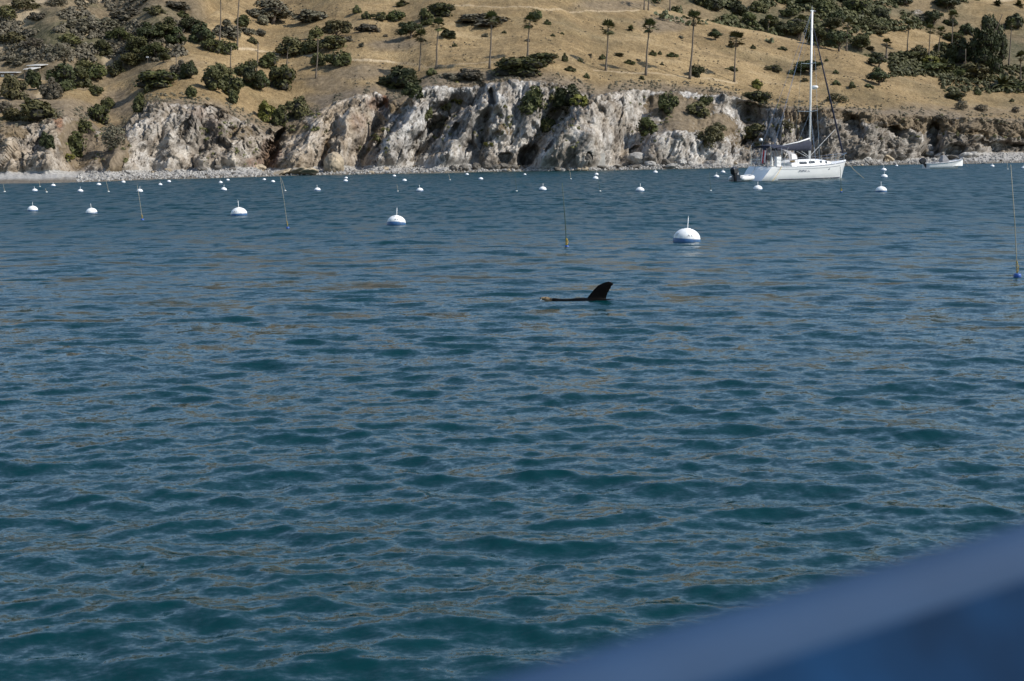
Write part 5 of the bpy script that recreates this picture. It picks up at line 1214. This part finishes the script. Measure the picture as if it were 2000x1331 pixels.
# ------------------------------------------------------------------ shelters in the left valley
M_ROOF = simple('pale_roof_metal', (0.50, 0.49, 0.46), 0.6, 0.1, 1)
M_POST = simple('shelter_timber', (0.20, 0.15, 0.10), 0.85, 0.2, 3)
g = ground_near(68, 148); s = g.y / FPX
sh = empty('open_shelter', g); setp(sh, 'open-sided shelter with two pale sloping roofs in the left valley', 'shelter')
def slab(name, x0, x1, y0, y1, z0, z1, mat, par, th_=.1): return MB().add([(x0, y0, z0), (x1, y0, z0), (x1 + .9, y1, z1), (x0 + .9, y1, z1), (x0, y0, z0 + th_), (x1, y0, z0 + th_), (x1 + .9, y1, z1 + th_), (x0 + .9, y1, z1 + th_)], [(0, 1, 2, 3), (4, 7, 6, 5), (0, 4, 5, 1), (1, 5, 6, 2), (2, 6, 7, 3), (3, 7, 4, 0)]).build(name, mat, par)
slab('upper_roof', -1.3, .9, 0, 3.2, 1.55, 1.95, M_ROOF, sh); slab('lower_roof', -1.25, .2, -1.8, -.1, .85, 1.25, M_ROOF, sh)
for x, y, z in [(-1.1, .2, 1.55), (.8, .2, 1.55), (.2, -1.6, .9), (-1.1, -1.6, .9), (1.6, 3.0, 1.9), (-.3, 3.0, 1.9)]: MB().box((x, y, z / 2 - .4), (.14, .14, z + .8)).build('post', M_POST, sh)
MB().box((.3, 1.6, .2), (1.8, 1.4, .9)).build('store_wall', M_POST, sh)
g = ground_near(14, 152); lb = empty('low_shed', g); setp(lb, 'long low pale-roofed shed at the left edge beside the shelter', 'shed')
slab('roof', -3.2, 1.6, 0, 2.4, .75, 1.0, M_ROOF, lb); MB().box((-.5, 1.4, .2), (4.6, 1.8, 1.0)).build('wall', M_POST, lb)
for x in (-2.4, -.9, .6): MB().box((x, .47, .35), (.5, .04, .4)).build('window', M_FWHITE, lb)
# wall block of pale concrete by the dark rock in the cave mouth's place, small signs in the grove
g = ground_near(1172, 314)
if g is not None:
    o = MB().box((0, 0, 0), (1.3, .5, 1.7)).build('concrete_block', simple('pale_concrete', (0.46, 0.43, 0.38), 0.9, 0.15, 2), None, False, .04); o.location = g + Vector((0, .1, .1)); o.rotation_euler = (R(-12), 0, R(6)); setp(o, 'pale square concrete block set in the foot of the grey buttress', 'block')
for px, py, lab in [(284, 112, 'upper small white sign in the left valley grove'), (293, 126, 'lower small white sign in the left valley grove')]:
    g = ground_near(px, py); e = empty('sign', g + Vector((0, -1.5, 0))); setp(e, lab, 'sign', 'small signs in the grove'); MB().box((0, 0, 1.1), (.45, .03, .16)).build('board', M_FWHITE, e); MB().box((0, .03, .4), (.06, .04, 1.3)).build('post', M_POST, e)

# ------------------------------------------------------------------ sea lion on its side, one fore flipper raised
def sealion():
    P = on_water(1165, 589); sc_ = P.y / FPX   # metres per pixel here
    mb = MB()
    def X(px): return (px - 1165) * sc_
    # body: px, centre height, radius
    body = [(1066, -.005, .030), (1074, -.01, .055), (1082, -.03, .075), (1092, -.055, .085), (1110, -.075, .10), (1130, -.105, .15), (1150, -.145, .19), (1172, -.175, .205), (1192, -.175, .185), (1215, -.16, .15), (1238, -.15, .10), (1256, -.125, .065), (1268, -.105, .05)]
    rings = [[(X(px) - .0, r * 1.15 * math.cos(a), z + .012 * (px > 1076) + r * math.sin(a)) for a in np.linspace(0, 2 * math.pi, 15)[:-1]] for px, z, r in body]
    mb.loft(rings, cap=True)
    # head and muzzle, tipped up
    head = [(1082, -.025, .055), (1076, .004, .058), (1070, .028, .056), (1065, .042, .048), (1060, .050, .037), (1057, .052, .03), (1055, .051, .018)]
    mb.loft([[(X(px), r * .95 * math.cos(a), z + r * .9 * math.sin(a)) for a in np.linspace(0, 2 * math.pi, 13)[:-1]] for px, z, r in head], cap=True)
    # raised fore flipper: leading edge left, trailing edge right (px offsets at each height px)
    fl = [(0 - 8, 1142, 1186, .055), (3, 1146, 1184, .045), (9, 1150, 1185, .036), (16, 1156, 1188, .03), (23, 1162, 1192, .026), (28, 1167, 1195, .022), (32, 1174, 1198, .018), (35, 1182, 1198.5, .013), (36.5, 1189, 1196, .008)]
    fr = []
    for h, a, b, th_ in fl:
        m_ = (a + b) / 2; hw = (b - a) / 2
        fr.append([((X(m_) + hw * sc_ * math.cos(q)), th_ * math.sin(q), h * sc_ - .01 * math.cos(q)) for q in np.linspace(0, 2 * math.pi, 17)[:-1]])
    mb.loft(fr, cap=True)
    # hind flippers, just breaking the surface
    for dy_, px0, px1, z1 in [(-.07, 1254, 1274, -.05), (.16, 1262, 1288, -.042)]:
        mb.loft([[(X(p), dy_ * (1 + .4 * u) + w_ * math.cos(q), z1 - .02 + .012 * math.sin(q) + .02 * u) for q in np.linspace(0, 6.283, 9)[:-1]] for p, w_, u in ((px0 - 6, .04, 0), (px0 + 8, .07, .4), (px1 - 6, .085, .8), (px1, .05, 1))], cap=True)
    me = mb.mesh('sea_lion_raw', None, True)
    ob = link('sea_lion', me); md = ob.modifiers.new('r', 'REMESH'); md.mode = 'VOXEL'; md.voxel_size = .011
    sm_ = ob.modifiers.new('s', 'SMOOTH'); sm_.iterations = 4; sm_.factor = .5
    bpy.context.view_layer.update()
    m2 = bpy.data.meshes.new_from_object(ob.evaluated_get(bpy.context.evaluated_depsgraph_get())); ob.modifiers.clear(); ob.data = m2
    m2.polygons.foreach_set('use_smooth', np.ones(len(m2.polygons), bool))
    co = np.empty(len(m2.vertices) * 3, np.float32); m2.vertices.foreach_get('co', co); co = co.reshape(-1, 3)
    # ragged trailing edge on the flipper
    tr = (co[:, 2] > .05) & (co[:, 0] > X(1186)); co[tr, 0] -= (.010 * np.maximum(0, np.sin(co[tr, 2] * 95))).astype(np.float32)
    m2.vertices.foreach_set('co', co.ravel())
    fur, nt, b = nodes_mat('wet_sea_lion_fur')
    tc = N(nt, 'ShaderNodeTexCoord'); sx = N(nt, 'ShaderNodeSeparateXYZ'); nt.links.new(tc.outputs['Object'], sx.inputs[0])
    hd = mth(nt, 'MULTIPLY', mth(nt, 'SUBTRACT', X(1078), sx.outputs[0]), 12.0, True)
    nz = noise(nt, tc.outputs['Object'], 24, 3)
    c = mixc(nt, hd, ramp(nt, nz.outputs[0], [(.35, (.0016, .0014, .0014)), (.7, (.004, .0034, .003))]), ramp(nt, nz.outputs[0], [(.35, (.16, .11, .06)), (.7, (.34, .26, .17))]))
    bell = spots(np.zeros(1), np.zeros(1), [(0, 0, 1, 1, 1)])
    nt.links.new(c, b.inputs['Base Color']); b.inputs['Roughness'].default_value = .55; b.inputs['Specular IOR Level'].default_value = .05; m2.materials.clear(); m2.materials.append(fur)
    ob.location = P + Vector((0, 0, .018)); setp(ob, 'dark sea lion floating on its side with one flipper raised like a fin', 'sea lion')
    dk = simple('sea_lion_nose', (.012, .010, .008), .25, .1, 9)
    MB().lathe([(0, .014), (.013, .010), (.017, 0), (.01, -.01), (0, -.012)], 10).build('nose', dk, ob, True).location = (X(1055) - .002, -.004, .056)
    for sg in (1, -1):
        MB().lathe([(0, .009), (.008, .006), (.011, 0), (.008, -.006), (0, -.009)], 10).build('eye', dk, ob, True).location = (X(1065), sg * .038, .068)
        MB().tube([(X(1073), sg * .058, .045), (X(1076), sg * .072, .04), (X(1078), sg * .072, .03)], [.010, .008, .003], 6).build('ear', dk, ob, True)
    for k in range(8): MB().tube([(X(1057.5), -.026, .048 - .004 * (k % 3)), (X(1055.5) - .01 * (k % 2), -.07, .038 - .012 * (k % 4))], .0009, 3).build('whisker', M_FWHITE, ob)
sealion()

# ------------------------------------------------------------------ the boat we stand on: gunwale and coaming in shade-darkened blue at lower right
def tour_boat():
    cap = simple('gunwale_shaded_blue', (0.017, 0.046, 0.102), 0.75, 0.08, 9, 0, 0.2); nav = simple('coaming_shaded_blue', (0.0040, 0.027, 0.074), 0.85, 0.3, 14, 0, 0.1)  # shade of an unbuilt awning is put into both base colours
    A = at(750, 1375, .36); B = at(2160, 966, .52); d = (B - A); C_ = A - d * 1.2; E_ = B + d * 1.4
    ax = d.normalized(); inb = Vector((ax.y, -ax.x, 0)).normalized()       # inboard = towards the camera
    if inb.y > 0: inb = -inb
    up = Vector((0, 0, 1))
    t = empty('tour_boat', Vector((A.x, A.y, 0))); setp(t, 'blurred shade-darkened blue gunwale of the viewing boat across the lower right corner', 'boat')
    off = Vector((A.x, A.y, 0))
    r = .014
    prof = [inb * -.006 + up * -.03, inb * -.006 + up * -.012, inb * -.003 + up * -.003, inb * .004, inb * .010 + up * -.002, inb * .016 + up * -.007, inb * .019 + up * -.013]
    pts = [C_ + (E_ - C_) * (k / 10) for k in range(11)]
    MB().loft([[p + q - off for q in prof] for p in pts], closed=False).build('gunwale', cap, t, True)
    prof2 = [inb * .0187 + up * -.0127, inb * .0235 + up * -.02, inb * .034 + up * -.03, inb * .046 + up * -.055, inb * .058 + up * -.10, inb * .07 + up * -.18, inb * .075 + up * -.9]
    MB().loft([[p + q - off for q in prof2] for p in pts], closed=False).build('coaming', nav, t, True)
    MB().loft([[p + q - off for q in (inb * -.006 + up * -.03, inb * .0 + up * -.6, inb * .25 + up * (-p.z - .2))] for p in pts], closed=False).build('hull_side', M_WHITE, t, True)
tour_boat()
finish_labels()
